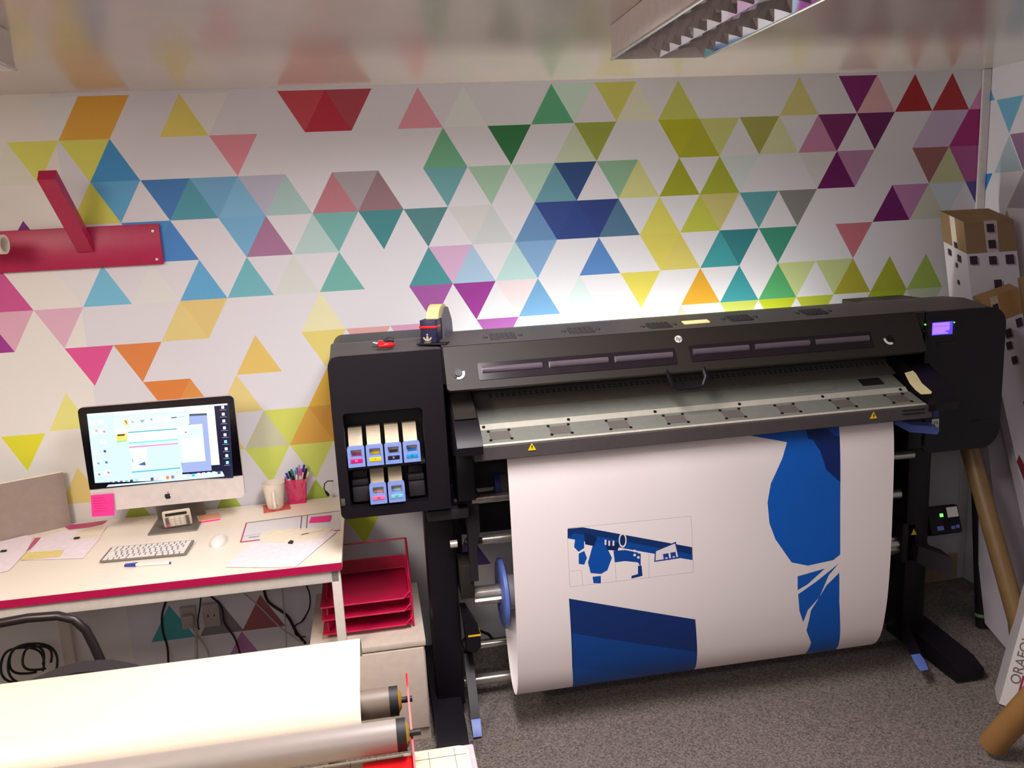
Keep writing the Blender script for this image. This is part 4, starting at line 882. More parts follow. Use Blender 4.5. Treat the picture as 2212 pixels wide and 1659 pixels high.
pens = [('white pen with dark blue clip leaning to the left in the pink pot', (618, 1022), -0.02, -0.01, 'key_white', 'blue_pen'), ('slim grey pen standing behind the white pens in the pink pot', (624, 1018), -0.012, 0.012, 'pad_grey', 'dark_grey'),
        ('pen with teal end in the pink pot', (629, 1014), -0.008, 0.0, 'dark_grey', mat('teal_plastic', (20, 130, 130))), ('clear pen with pale blue end in the middle of the pink pot', (641, 1010), 0.0, 0.0, 'key_white', 'lilac_blue'),
        ('tall silver pen at the back of the pink pot', (645, 1004), 0.004, 0.016, 'silver', 'silver'), ('pen with bright pink end in the pink pot', (651, 1013), 0.006, -0.008, 'key_white', 'pink_note'),
        ('white marker with royal blue cap, tallest in the pink pot', (657, 1004), 0.012, -0.004, 'key_white', mat('royal_blue', (36, 40, 170))), ('black pen in the pink pot', (662, 1012), 0.016, 0.004, 'cable_black', 'cable_black'),
        ('cream capped marker at the right side of the pink pot', (667, 1019), 0.022, 0.0, 'mug_cream', 'mug_cream')]
for lb, (u, v), bx, by, m1, m2 in pens:
    tip = PY(u, v, pc.y + by * 1.2); a = Vector((pc.x + bx * 0.55 + (0.012 if bx < 0 else -0.006), pc.y + by * 0.6, ZD + 0.006)); d = tip - a
    pe = thing('pen', tuple(a), lb, 'pen', 'pens in the pink pot')
    MB().cyl(a, a + d * 0.82, 0.0045, n=12).build('barrel', m1, pe); MB().cyl(a + d * 0.80, tip, 0.0052, 0.0042, n=12).build('cap', m2, pe)
# desk planner sheet with frame lines, papers
pl = [(519, 1171), (531, 1129), (735, 1103), (737, 1150)]
P = [PZ(u, v, ZD + 0.001) for u, v in pl]
P2 = [(p.x, p.y) for p in P]
def zz(*pp, z=ZD + 0.001): return [(PZ(u, v, z).x, PZ(u, v, z).y) for u, v in pp]
vmat('printed_paper', rough=0.5)
dpl = art('planner_sheet', zz((518, 1172), (531, 1129), (733, 1103), (735, 1146)), [(zz((518, 1172), (531, 1129), (534, 1129), (521, 1172)), (190, 40, 100)), (zz((518, 1172), (518, 1170), (733, 1144), (735, 1147)), (196, 60, 110)), (zz((531, 1129), (733, 1103), (733, 1104.5), (531, 1130.5)), (110, 100, 100)),
    (zz((651, 1114), (653, 1114), (650, 1145), (648, 1145)), (70, 50, 70)), (zz((663, 1113), (665, 1113), (663, 1145), (661, 1145)), (70, 50, 70)), (zz((538, 1160), (560, 1157), (559, 1159.5), (537, 1162.5)), (150, 160, 165)), (zz((526, 1159), (600, 1148), (640, 1143), (640, 1142), (600, 1147), (526, 1158)), (180, 180, 180))],
    lambda p: (p[0], p[1], ZD + 0.001), 'printed_paper', (228, 226, 230)); tag(dpl, 'large planner sheet with crimson border under papers at the right of the desk', 'paper')
o = flat('sticky_note', ((672, 1117), (717, 1113), (713, 1127), (667, 1130)), ZD + 0.0018, 'pink_note'); tag(o, 'bright pink sticky note lying on the planner sheet', 'sticky note')
o = flat('paper_sheet', ((486, 1225), (548, 1171), (680, 1159), (716, 1146), (728, 1148), (640, 1224), (600, 1226)), ZD + 0.0026, 'paper_white'); tag(o, 'white papers spread over the planner at the right of the desk', 'paper')
o = flat('paper_sheet', ((565, 1152), (590, 1144), (700, 1140), (718, 1142), (700, 1160), (640, 1172), (560, 1172)), ZD + 0.0034, 'paper_cream'); tag(o, 'cream sheets with small notes lying on top of the right-hand white papers', 'paper')
art('handwriting', zz((646, 1155), (700, 1143), (702, 1146), (648, 1158), z=ZD + 0.004), [(zz((650, 1154), (668, 1150), (666, 1153), (652, 1156), z=ZD + 0.004), (120, 100, 90))], lambda p: (p[0], p[1], ZD + 0.0041), 'printed_paper', (226, 214, 190), o)
o = MB().prism([tuple(PZ(u, v, ZD + 0.0045)) for u, v in ((622, 1174), (628, 1169), (634, 1170), (632, 1175))], (0, 0, 0.004)).build('paper_clip', 'dark_grey'); tag(o, 'small dark clip on the right-hand white papers', 'clip')
o = flat('paper_sheet', ((0, 1210), (0, 1170), (58, 1156), (72, 1160), (60, 1188), (20, 1232), (0, 1237)), ZD + 0.0030, 'paper_white'); tag(o, 'white sheet with dark clip at the left end of the desk', 'paper')
o = flat('paper_sheet', ((52, 1210), (88, 1162), (130, 1148), (222, 1140), (218, 1160), (180, 1206)), ZD + 0.0020, 'paper_white'); tag(o, 'white papers left of the keyboard with a yellow slip on them', 'paper')
o = flat('paper_sheet', ((150, 1168), (172, 1147), (215, 1136), (232, 1136), (214, 1160)), ZD + 0.0028, 'paper_cream'); tag(o, 'cream slips at the back corner of the left-hand papers', 'paper')
o = flat('paper_slip', ((44, 1210), (56, 1194), (138, 1188), (130, 1202)), ZD + 0.0034, mat('yellow_paper', (238, 222, 140))); tag(o, 'pale yellow paper slip on the left-hand papers', 'paper')
o = flat('sticky_note', ((57, 1190), (76, 1162), (88, 1161), (66, 1184)), ZD + 0.0038, mat('dusty_pink', (206, 90, 130))); tag(o, 'dusty pink note peeping out between the left-hand papers', 'sticky note')
for (u, v, lb) in ((8, 1191, 'tiny dark clip on the leftmost sheet'), (166, 1163, 'tiny dark clip on the papers left of the keyboard')):
    p = PZ(u, v, ZD + 0.005); o = MB().box((p.x - 0.009, p.y - 0.006, ZD + 0.0042), (p.x + 0.009, p.y + 0.006, ZD + 0.009), 0.001).build('paper_clip', 'dark_grey'); tag(o, lb, 'clip')
o = flat('pink_folder', ((136, 1136), (232, 1124), (222, 1132), (196, 1138), (150, 1144)), ZD + 0.0012, mat('folder_pink', (206, 74, 134))); tag(o, 'pink folder edge showing behind the papers beside the grey box', 'folder')
# grey box at the left end
gb = thing('desktop_device', (-1.05, -0.08, ZD), 'long grey box with cream top at the left end of the desk', 'device')
br = PZ(158, 1131, ZD + 0.001); bl = PZ(0, 1166, ZD + 0.001); dd = (bl - br); dd.normalize(); nn = Vector((-dd.y, dd.x, 0)); nn = nn if nn.y < 0 else -nn
h = PY(148, 1017, br.y).z - ZD; br = br + Vector((0, -0.02, 0)); far = br + dd * 0.62
MB().prism([br, far, far - nn * 0.035, br - nn * 0.012], (0, 0, h)).build('body', 'grey_cover', gb, bev=0.002)
MB().prism([br + Vector((0, 0, h + 0.0005)), far + Vector((0, 0, h + 0.0005)), far - nn * 0.035 + Vector((0, 0, h + 0.0005)), br - nn * 0.012 + Vector((0, 0, h + 0.0005))], (0, 0, 0.004)).build('top_cover', 'mug_cream', gb)
# usb plug hanging by the pot
a = PY(716, 1040, -0.04)
o = MB().tube([PY(720, 1039, -0.06), PY(708, 1039, -0.05), PY(701, 1045, -0.05), PY(700, 1056, -0.05), PY(704, 1062, -0.05)], 0.0022, n=8).build('cable', 'cable_black'); tag(o, 'thin black lead with small plug hanging behind the desk beside the printer', 'cable')
MB().tube([PY(703, 1061, -0.05), PY(707, 1066, -0.05), PY(710, 1071, -0.05)], [0.004, 0.006, 0.005], n=8).build('plug', 'cable_black', o)

# wall rack with peg
rk = thing('wall_rack', (-0.75, -0.01, 1.7), 'crimson wooden wall rack with a sloping peg arm', 'rack')
P = [PY(u, v, -0.02) for u, v in ((0, 497), (342, 485), (354, 570), (0, 590))]
z1_ = (P[0].z + P[1].z) / 2; z0_ = (P[2].z + P[3].z) / 2
MB().box((-1.8, -0.022, z0_), ((P[1].x + P[2].x) / 2, -0.005, z1_), 0.003).build('back_board', 'desk_red', rk)
for (u, v) in ((330, 499), (339, 560)):
    p = PY(u, v, -0.022); MB().cyl((p.x, -0.0245, p.z), (p.x, -0.0215, p.z), 0.005, n=14).build('screw', 'mug_cream', rk)
b0 = PY(186, 535, -0.022); t0 = PY(101, 378, -0.30)
d = (t0 - b0); wv = Vector((0.027, 0, 0)); up = d.cross(wv).normalized() * 0.02
if up.z < 0: up = -up
MB().prism([b0 - wv - up, b0 + wv - up, b0 + wv + up, b0 - wv + up], d).build('peg_arm', 'desk_red', rk, bev=0.002)
rc = PY(8, 518, -0.10)
ro = thing('paper_roll', (rc.x, -0.1, rc.z), 'cream paper roll resting on the crimson wall rack', 'roll')
e1 = PY(12, 520, -0.20); e1 = PY(10, 528, -0.24)
MB().ring((e1.x - 0.9, e1.y + 0.12, e1.z + 0.02), e1, 0.032, 0.024).build('tube', 'mug_cream', ro)

# ---- under the desk: sockets, cables
def plate_w(name, pts, label, cat, y=-0.012):
    P = [PY(u, v, y) for u, v in pts]; x0 = min(p.x for p in P); x1 = max(p.x for p in P); z0 = min(p.z for p in P); z1 = max(p.z for p in P)
    o = thing(name, ((x0 + x1) / 2, -0.01, z0), label, cat)
    MB().box((x0, -0.02, z0), (x1, -0.005, z1), 0.003).build('face_plate', 'cable_white', o)
    for dx in (-0.012, 0.012): MB().box(((x0 + x1) / 2 + dx - 0.002, -0.0215, (z0 + z1) / 2 - 0.004), ((x0 + x1) / 2 + dx + 0.002, -0.0201, (z0 + z1) / 2 + 0.004)).build('socket_hole', 'cable_black', o)
    return o
plate_w('wall_socket', ((388, 1312), (428, 1355)), 'white wall socket under the desk with a plug in it, left of the other socket', 'socket')
plate_w('wall_socket', ((436, 1305), (478, 1350)), 'white wall socket under the desk, right of the plugged one', 'socket')
p = PY(408, 1342, -0.03); o = MB().box((p.x - 0.022, -0.05, p.z - 0.02), (p.x + 0.022, -0.0215, p.z + 0.03), 0.005).build('plug', 'cable_white'); tag(o, 'square white plug in the left wall socket under the desk', 'plug')
cabs = [((358, 1300), (350, 1330), (352, 1365), (362, 1400), (364, 1450), 'cable_black', 0.0045, 'black cable hanging straight down under the desk, left of the sockets'),
        ((452, 1285), (478, 1310), (485, 1345), (508, 1380), (522, 1425), 'cable_black', 0.004, 'black cable curving down right of the sockets under the desk'),
        ((570, 1270), (580, 1300), (620, 1330), (640, 1365), (660, 1390), 'cable_black', 0.006, 'thick black cable looping down to the cabinet under the desk'),
        ((668, 1315), (655, 1340), (638, 1352), (640, 1372), (660, 1376), 'cable_black', 0.003, 'thin black cable curling beside the cabinet'),
        ((660, 1260), (668, 1280), (670, 1300), (666, 1320), (650, 1345), 'cable_black', 0.003, 'thin black lead hanging at the desk right end'),
        ((520, 1275), (560, 1310), (600, 1350), (640, 1380), (655, 1388), 'cable_white', 0.003, 'thin pale cable crossing the wall diagonally under the desk'),
        ((410, 1350), (425, 1370), (445, 1400), (452, 1420), (460, 1440), 'cable_white', 0.004, 'white cable running down from the plug under the desk'),
        ((425, 1355), (424, 1380), (424, 1400), (425, 1420), (426, 1440), 'cable_white', 0.006, 'white conduit below the wall sockets'),
        ((610, 1265), (612, 1300), (616, 1340), (618, 1380), (618, 1400), 'cable_white', 0.003, 'thin white cable hanging straight down near the cabinet'),
        ((434, 1290), (432, 1310), (428, 1335), (428, 1350), (430, 1360), 'cable_black', 0.003, 'thin black lead running into the wall socket')]
for k, cc in enumerate(cabs):
    y = -0.03 - 0.012 * k; pts = [PY(u, v, y) for u, v in cc[:5]]; sm = []
    for i in range(4):
        p0 = pts[max(i - 1, 0)]; p1 = pts[i]; p2 = pts[i + 1]; p3 = pts[min(i + 2, 4)]
        for q_ in range(5):
            t = q_ / 5; sm.append(0.5 * ((2 * p1) + (-p0 + p2) * t + (2 * p0 - 5 * p1 + 4 * p2 - p3) * t * t + (-p0 + 3 * p1 - 3 * p2 + p3) * t ** 3))
    sm.append(pts[-1]); bt = sm[-1]
    if bt.z > 0.04 and cc[4][1] > 1400: sm += [Vector((bt.x, y, 0.03)), Vector((bt.x + 0.06, y - 0.03, 0.008))]
    o = MB().tube(sm, cc[6], n=8).build('cable', cc[5]); tag(o, cc[7], 'cable', 'cables under the desk')
# coil of cables at the left
for k, (r_, cz, wd) in enumerate(((0.075, 0.10, 0.05), (0.06, 0.07, 0.035), (0.085, 0.085, 0.04), (0.05, 0.06, 0.045))):
    c = PY(68, 1440, -0.15 - 0.02 * k); pts = [(c.x - 0.03 + 0.018 * k + r_ * math.cos(t), -0.15 - 0.02 * k + 0.01 * math.sin(3 * t), max(0.006, c.z + 0.01 + 0.02 * (k % 2) + r_ * 1.0 * math.sin(t))) for t in [i * math.pi / 16 for i in range(-2, 27)]]
    o = MB().tube(pts, 0.0045, n=8).build('cable', 'cable_black'); tag(o, ['outermost tall loop in the tangle of black cables behind the chair', 'small inner loop in the tangle of black cables behind the chair', 'widest loop in the tangle of black cables behind the chair', 'lowest right loop in the tangle of black cables behind the chair'][k], 'cable', 'tangled cables behind the chair')

# ---- chair in front of the desk
mat('chair_black', (34, 28, 32), rough=0.6, noise=0.15, scale=200); mat('chair_frame', (38, 30, 32), rough=0.35)
ch = thing('office_chair', (-0.75, -1.05, 0), 'black padded office chair with a curved arm in front of the desk', 'chair')
arm_px = [(-60, 1358), (0, 1346), (60, 1335), (125, 1330), (160, 1338), (185, 1360), (203, 1395), (222, 1437), (236, 1475)]
ap = [PY(u, v, -0.92) for u, v in arm_px]
ap += [Vector((ap[-1].x + 0.01, -0.95, 0.40))]
MB().tube(ap, 0.013, n=14).build('arm', 'chair_frame', ch)
c0 = PY(185, 1475, -1.10); 
st = rrect(c0.x - 0.46, -1.32, c0.x + 0.06, -0.86, 0.09, 8)
MB().holed(rrect(-0.93, -1.33, -0.42, -0.86, 0.10, 8), [], lambda p: (p[0], p[1], 0.40), (0, 0, 0.07)).build('seat', 'chair_black', ch, bev=0.02)
# back rest rising towards the viewer
hb = [PY(u, v, -1.34) for u, v in ((10, 1504), (60, 1482), (120, 1456), (170, 1443), (230, 1440), (285, 1450), (322, 1470))]
pl_ = [(p.x, p.z) for p in hb] + [(hb[-1].x + 0.01, 0.44), (hb[0].x - 0.12, 0.44), (hb[0].x - 0.10, hb[0].z - 0.03)]
MB().holed(pl_, [], lambda p: (p[0], -1.36, p[1]), (0, 0.055, 0)).build('backrest', 'chair_black', ch, bev=0.012)
MB().cyl((-0.68, -1.1, 0.10), (-0.68, -1.1, 0.40), 0.028, n=20).build('column', 'chair_frame', ch)
for k in range(5):
    a = k * 2 * math.pi / 5 + 0.3; e = Vector((-0.68 + 0.27 * math.cos(a), -1.1 + 0.27 * math.sin(a), 0.06))
    lg = MB().tube([(-0.68, -1.1, 0.11), (-0.68 + 0.14 * math.cos(a), -1.1 + 0.14 * math.sin(a), 0.085), tuple(e)], [0.022, 0.018, 0.014], n=10).build('leg', 'chair_frame', ch)
    MB().cyl(e + Vector((0, -0.012, -0.035)), e + Vector((0, 0.012, -0.035)), 0.025, n=16).build('castor', 'chair_frame', lg)

# ---- things on the printer
# tape dispenser box with roll of tape
y0 = -0.66
L = PY(921, 744, y0); Rr = PY(957, 741, y0)
td = thing('tape_box', ((L.x + Rr.x) / 2, -0.62, 1.373), 'dark blue box with red band holding a roll of cream tape on the printer', 'box')
zb = 1.377; X0, X1 = L.x, L.x + 0.052; ztp = PY(920, 692, y0).z
MB().box((X0, -0.665, zb + 0.004), (X1, -0.60, ztp), 0.002).build('front_case', mat('navy_card', (26, 24, 62), rough=0.4), td)
MB().box((X0 - 0.002, -0.668, ztp - 0.026), (X1 + 0.002, -0.62, ztp - 0.018), 0.001).build('red_band', 'red_plastic', td, label='red band')
MB().prism([(X1 + 0.001, -0.60, zb + 0.004), (X1 + 0.001, -0.51, zb + 0.004), (X1 + 0.001, -0.515, zb + 0.06), (X1 + 0.001, -0.545, zb + 0.105), (X1 + 0.001, -0.575, zb + 0.110), (X1 + 0.001, -0.60, zb + 0.085)], (0.004, 0, 0)).build('side_case', mat('slate_card', (92, 88, 104), rough=0.5), td)
MB().cyl(((X0 + X1) / 2 - 0.017, -0.575, zb + 0.062), ((X0 + X1) / 2 + 0.024, -0.575, zb + 0.062), 0.056, n=40).build('tape_roll', mat('cream_tape', (214, 198, 140), rough=0.5), td)
MB().box((X0 - 0.012, -0.675, zb), (X1 + 0.035, -0.50, zb + 0.004), 0.001).build('base', 'dark_recess', td)
c = PY(936, 728, y0 - 0.006); ar = [(c.x + 0.0145 * math.cos(math.radians(t)), c.z + 0.0125 * math.sin(math.radians(t))) for t in range(180, 361, 12)] + [(c.x + 0.010 * math.cos(math.radians(t)), c.z + 0.006 * math.sin(math.radians(t))) for t in range(360, 179, -12)]
fc = [o for o in td.children if o.name.startswith('front_case')][0]
mb = MB(); mb.holed(ar, [], lambda p: (p[0], -0.6662, p[1]), (0, 0.0008, 0)); mb.holed(circ(c.x, c.z + 0.008, 0.003, 12), [], lambda p: (p[0], -0.6662, p[1]), (0, 0.0008, 0)); mb.holed(circ(c.x, c.z - 0.001, 0.004, 12, 0.005), [], lambda p: (p[0], -0.6662, p[1]), (0, 0.0008, 0)); td.rotation_euler.z = -0.42
mb.build('crest', mat('gold_print', (170, 164, 130)), fc)
text_mesh('lettering', 'LIGHT', 0.009, frame((c.x, -0.6664, c.z - 0.017), (1, 0, 0), (0, 0, 1)), 'gold_print', fc, 0.0002)
# red hand tool
c = PY(832, 742, -0.66)
tl = thing('hand_tool', (c.x, -0.66, 1.375), 'small red and black hand tool lying on top of the printer left module', 'tool')
zt_ = 1.379
MB().tube([(c.x - 0.02, -0.675, zt_ + 0.006), (c.x - 0.002, -0.68, zt_ + 0.009), (c.x + 0.018, -0.675, zt_ + 0.008), (c.x + 0.027, -0.668, zt_ + 0.006)], [0.006, 0.009, 0.009, 0.006], n=12).build('red_handle', 'red_plastic', tl)
MB().tube([(c.x - 0.002, -0.65, zt_ + 0.016), (c.x + 0.012, -0.65, zt_ + 0.021), (c.x + 0.028, -0.65, zt_ + 0.017)], [0.007, 0.010, 0.008], n=12).build('black_grip', 'dark_grey', tl)
MB().cyl((c.x - 0.014, -0.68, zt_ + 0.014), (c.x - 0.014, -0.655, zt_ + 0.014), 0.0095, n=18).build('pivot', 'red_plastic', tl)
MB().tube([(c.x - 0.018, -0.672, zt_ + 0.006), (c.x - 0.042, -0.672, zt_ + 0.006)], [0.003, 0.0012], n=8).build('jaw', 'dark_grey', tl)
MB().tube([(c.x - 0.018, -0.665, zt_ + 0.012), (c.x - 0.038, -0.665, zt_ + 0.018)], [0.003, 0.0012], n=8).build('jaw', 'silver', tl)
# ================================================================= FOREGROUND ROLLER BENCH
mat('vinyl_white', (212, 200, 180), rough=0.4, noise=0.01, scale=3); mat('roller_grey', (108, 96, 84), rough=0.45, noise=0.03); mat('roller_pale', (136, 128, 122), rough=0.4, noise=0.02)
mat('bench_pink', (190, 162, 166), rough=0.5); mat('mat_cream', (212, 196, 166), rough=0.5); mat('red_metal', (214, 24, 28), rough=0.35); mat('washer_yellow', (170, 140, 40), rough=0.4)
BZ = 0.745
bn = thing('cutting_bench', (-0.4, -2.3, 0), 'pale work bench in the foreground with red roller brackets', 'bench')
MB().box((-1.75, -2.75, BZ - 0.03), (0.40, -1.815, BZ - 0.004), 0.003).build('bench_top', 'bench_pink', bn)
for x in (-1.68, 0.28):
    for y in (-2.68, -1.9): MB().box((x, y, 0), (x + 0.05, y + 0.05, BZ - 0.031), 0.003).build('leg', 'desk_steel', bn)
def rl(u, v, r, z=None, y=None):
    return PZ(u, v, z)
R1c = Vector((0.25, -1.735, 0.808)); R2c = Vector((0.262, -1.842, 0.800))
def roller(c, r, lab, m, xe_):
    o = thing('roller', (c.x - 0.8, c.y, c.z - r), lab, 'roller', 'rollers on the bench brackets')
    MB().cyl((-1.68, c.y, c.z), (xe_, c.y, c.z), r, n=40).build('tube', m, o)
    MB().cyl((xe_, c.y, c.z), (xe_ + 0.018, c.y, c.z), r * 1.01, n=40).build('end_cap', 'dark_recess', o)
    MB().cyl((xe_ + 0.018, c.y, c.z), (xe_ + 0.024, c.y, c.z), r * 0.85, r * 0.5, n=30).build('washer', 'washer_yellow', o)
    MB().cyl((xe_ + 0.024, c.y, c.z), (xe_ + 0.046, c.y, c.z), 0.006, n=12).build('axle', 'dark_recess', o)
roller(R1c, 0.029, 'grey roller sticking out from under the white vinyl, farther from the bench', 'roller_grey', 0.243)
roller(R2c, 0.030, 'pale grey roller nearer the viewer, in front of the white vinyl', 'roller_pale', 0.253)
P = [(-1.68, 0.835), (-1.70, 0.838), (-1.74, 0.834), (-1.79, 0.80), (-1.86, 0.79), (-1.92, 0.765), (-2.0, 0.752), (-2.0, 0.742), (-1.85, 0.70), (-1.72, 0.72)]
MB().prism([(0.2795, y, z) for y, z in P], (0.004, 0, 0)).build('roller_bracket', 'red_metal', bn)
MB().prism([(-1.70, y, z) for y, z in P], (0.004, 0, 0)).build('roller_bracket', 'red_metal', bn)
MB().box((0.185, -1.98, BZ), (0.2790, -1.85, BZ + 0.015), 0.004).build('end_block', 'red_metal', bn)
# vinyl over the far roller
VP = [(-1.475, 0.778), (-1.478, 0.800), (-1.485, 0.822), (-1.50, 0.835), (-1.53, 0.842), (-1.62, 0.842), (-1.70, 0.840), (-1.735, 0.838), (-1.758, 0.832), (-1.772, 0.820), (-1.782, 0.806), (-1.788, 0.790)]
V_ = smooth_prof(VP, 3); mb = MB(); X0, X1 = -1.6, 0.186
A_ = [[mb.bm.verts.new((x, y, z)) for y, z in V_] for x in (X0, X1)]
for k in range(len(V_) - 1): mb.bm.faces.new((A_[0][k], A_[0][k + 1], A_[1][k + 1], A_[1][k]))
bmesh.ops.recalc_face_normals(mb.bm, faces=mb.bm.faces[:]); bmesh.ops.solidify(mb.bm, geom=mb.bm.faces[:], thickness=0.0012)
o = mb.build('vinyl_sheet', 'vinyl_white', smooth=60); tag(o, 'wide blank white vinyl sheet draped over the foreground roller', 'sheet')
ba = thing('support_tray', (-0.7, -1.6, 0), 'pale metal support tray under the draped white vinyl', 'tray')
MB().box((-1.6, -1.69, 0.79), (0.17, -1.485, 0.815), 0.004).build('plate', 'desk_steel', ba)
for x in (-1.5, 0.10): MB().box((x, -1.64, 0), (x + 0.04, -1.60, 0.79), 0.003).build('leg', 'desk_steel', ba)
# gridded cutting mat
mt_ = thing('cutting_mat', (0.3, -2.0, BZ), 'cream gridded cutting mat on the corner of the foreground bench', 'mat')
MB().holed(rrect(-0.2, -2.7, 0.388, -1.82, 0.02), [], lambda p: (p[0], p[1], BZ - 0.0035), (0, 0, 0.003)).build('sheet', 'mat_cream', mt_)
mb = MB(); 
for k in range(9): mb.box((0.36 - k * 0.05, -2.69, BZ - 0.0004), (0.3612 - k * 0.05, -1.825, BZ + 0.0001))
for k in range(9): mb.box((-0.19, -1.85 - k * 0.05, BZ - 0.0004), (0.383, -1.8488 - k * 0.05, BZ + 0.0001))
mb.build('grid', 'pad_grey', mt_, smooth=0)

# ================================================================= CEILING LIGHTS (switched off, mirrored louvres)
mat('fitting_white', (226, 220, 214), rough=0.4); mat('louvre_mirror', (225, 220, 222), rough=0.06, metal=1.0, noise=0.0)
mat('tube_glass', (236, 236, 232), rough=0.2)
def fitting(x0, x1, y1, L, lab):
    y0 = y1 - L; zt_, zb_ = HC - 0.001, 2.172
    o = thing('ceiling_light', ((x0 + x1) / 2, y1, zb_), lab, 'ceiling light', 'louvred ceiling lights')
    mb = MB(); t = 0.004
    mb.box((x0, y0, zb_), (x0 + t, y1, zt_)); mb.box((x1 - t, y0, zb_), (x1, y1, zt_)); mb.box((x0 + t, y1 - t, zb_), (x1 - t, y1, zt_)); mb.box((x0 + t, y0, zb_), (x1 - t, y0 + t, zt_)); mb.box((x0 + t, y0 + t, zt_ - t), (x1 - t, y1 - t, zt_))
    mb.build('housing', 'fitting_white', o)
    for x in (x0, x1): MB().cyl((x, y0, zb_ + 0.002), (x, y1, zb_ + 0.002), 0.005, n=12).build('edge_strip', 'chrome', o)
    w_ = x1 - x0; n = 2
    for k in range(n + 1):     # long reflector blades (V sections)
        xc = x0 + 0.006 + (w_ - 0.012) * k / n
        s = 0.045
        pts = [(xc, y0 + t, zb_ + 0.001), (min(xc + s, x1 - t), y0 + t, zb_ + 0.06), (max(xc - s, x0 + t), y0 + t, zb_ + 0.06)]
        MB().prism(pts, (0, L - 2 * t, 0)).build('reflector_blade', 'louvre_mirror', o, smooth=0)
    m_c = int(L / 0.085)
    for k in range(1, m_c):    # curved cross blades
        yc = y0 + t + (L - 2 * t) * k / m_c
        for c in range(n):
            xa = x0 + 0.008 + (w_ - 0.012) * c / n; xb = x0 + 0.004 + (w_ - 0.012) * (c + 1) / n; mb = MB(); N = 6
            for i in range(N):
                ta, tb = i / N, (i + 1) / N; xa_, xb_ = xa + (xb - xa) * ta, xa + (xb - xa) * tb; za, zb2 = zb_ + 0.001 + 0.012 * math.sin(math.pi * ta), zb_ + 0.001 + 0.012 * math.sin(math.pi * tb)
                V8 = [(xa_, yc, za), (xb_, yc, zb2), (xb_, yc + 0.026, zb_ + 0.045), (xa_, yc + 0.026, zb_ + 0.045), (xb_, yc - 0.026, zb_ + 0.045), (xa_, yc - 0.026, zb_ + 0.045)]
                v = [mb.bm.verts.new(p) for p in V8]; mb.bm.faces.new((v[0], v[1], v[2], v[3])); mb.bm.faces.new((v[0], v[5], v[4], v[1])); mb.bm.faces.new((v[3], v[2], v[4], v[5]))
            mb.build('cross_blade', 'louvre_mirror', o, smooth=0)
    for c in range(n):
        xc = x0 + w_ * (c + 0.5) / n; MB().cyl((xc, y0 + 0.02, zt_ - 0.022), (xc, y1 - 0.02, zt_ - 0.022), 0.013, n=20).build('light_tube', 'tube_glass', o)
fitting(0.983, 1.255, -0.935, 1.20, 'mirrored louvre ceiling light, unlit, above the printer')
fitting(-0.805, -0.535, -0.975, 1.20, 'mirrored louvre ceiling light, unlit, at the top left corner')

# ================================================================= CARTONS AND TUBES
mat('carton_hole', (38, 24, 34), rough=0.7); mat('carton_smudge', (120, 104, 118), rough=0.7)
vmat('carton_print', rough=0.6)
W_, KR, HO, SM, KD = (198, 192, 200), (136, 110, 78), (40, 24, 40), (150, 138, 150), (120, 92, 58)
def carton(name, lab, T, B, wv, dv, shapes_f, shapes_s, base=W_, grp=None, holes=True):
    """long carton: T top-front-left, B bottom-front-left; wv width vector, dv depth vector (away)"""
    T, B = Vector(T), Vector(B); L_ = (T - B).length; ax = (T - B).normalized(); wv = Vector(wv); dv = Vector(dv); w_ = wv.length; d_ = dv.length; wn, dn = wv.normalized(), dv.normalized()
    o = thing(name, tuple(B), lab, 'box', grp)
    art('front_face', [(0, 0), (w_, 0), (w_, L_), (0, L_)], shapes_f(w_, L_), lambda p: B + wn * p[0] + ax * p[1], 'carton_print', base, o)
    art('side_face', [(0, 0), (d_, 0), (d_, L_), (0, L_)], shapes_s(d_, L_), lambda p: B + dn * p[0] + ax * p[1], 'carton_print', base, o)
    mb = MB(); e = 0.0015
    mb.prism([B + wn * e + dn * e, B + wv - wn * e * 0 + dn * e, B + wv + dv, B + dv + wn * e], ax * L_); mb.build('carton_body', 'kraft', o)
    return o
def sq_(x, y, s, h=None): h = h or s; return [(x - s, y - h), (x + s, y - h), (x + s, y + h), (x - s, y + h)]
def sf1(w_, L_):
    r = [([(0, L_ - .128), (w_, L_ - .128), (w_, L_), (0, L_)], KR), ([(w_ * .40, L_ - .128), (w_ * .64, L_ - .128), (w_ * .66, L_), (w_ * .40, L_)], (186, 172, 178))]
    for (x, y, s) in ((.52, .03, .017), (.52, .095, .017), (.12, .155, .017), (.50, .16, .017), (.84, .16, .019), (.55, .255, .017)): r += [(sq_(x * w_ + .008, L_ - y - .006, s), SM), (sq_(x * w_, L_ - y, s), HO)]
    r += [([(0, 0), (w_, 0), (w_, .12), (0, .12)], KR), ([(w_ * .38, 0), (w_ * .68, 0), (w_ * .68, .12), (w_ * .38, .12)], (186, 172, 178)), (sq_(w_ * .5, .09, .018), HO), (sq_(w_ * .3, .2, .018), HO)]
    return r
def ss1(d_, L_):
    r = [([(0, L_ - .128), (d_, L_ - .128), (d_, L_), (0, L_)], KR), ([(d_ * .38, L_ - .128), (d_ * .60, L_ - .128), (d_ * .60, L_), (d_ * .38, L_)], (206, 196, 180))]
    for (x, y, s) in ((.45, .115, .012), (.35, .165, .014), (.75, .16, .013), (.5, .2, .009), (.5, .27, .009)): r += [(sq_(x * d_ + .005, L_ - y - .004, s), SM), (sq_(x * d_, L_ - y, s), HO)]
    return r
carton('carton', 'tallest white carton with kraft cap and dark square marks behind the printer right end', (2.612, -0.255, 1.648), (2.605, -0.66, 0.0), (0.222, 0.0, 0.0), (0.015, 0.165, 0.045), sf1, ss1, grp='long cartons in the corner')
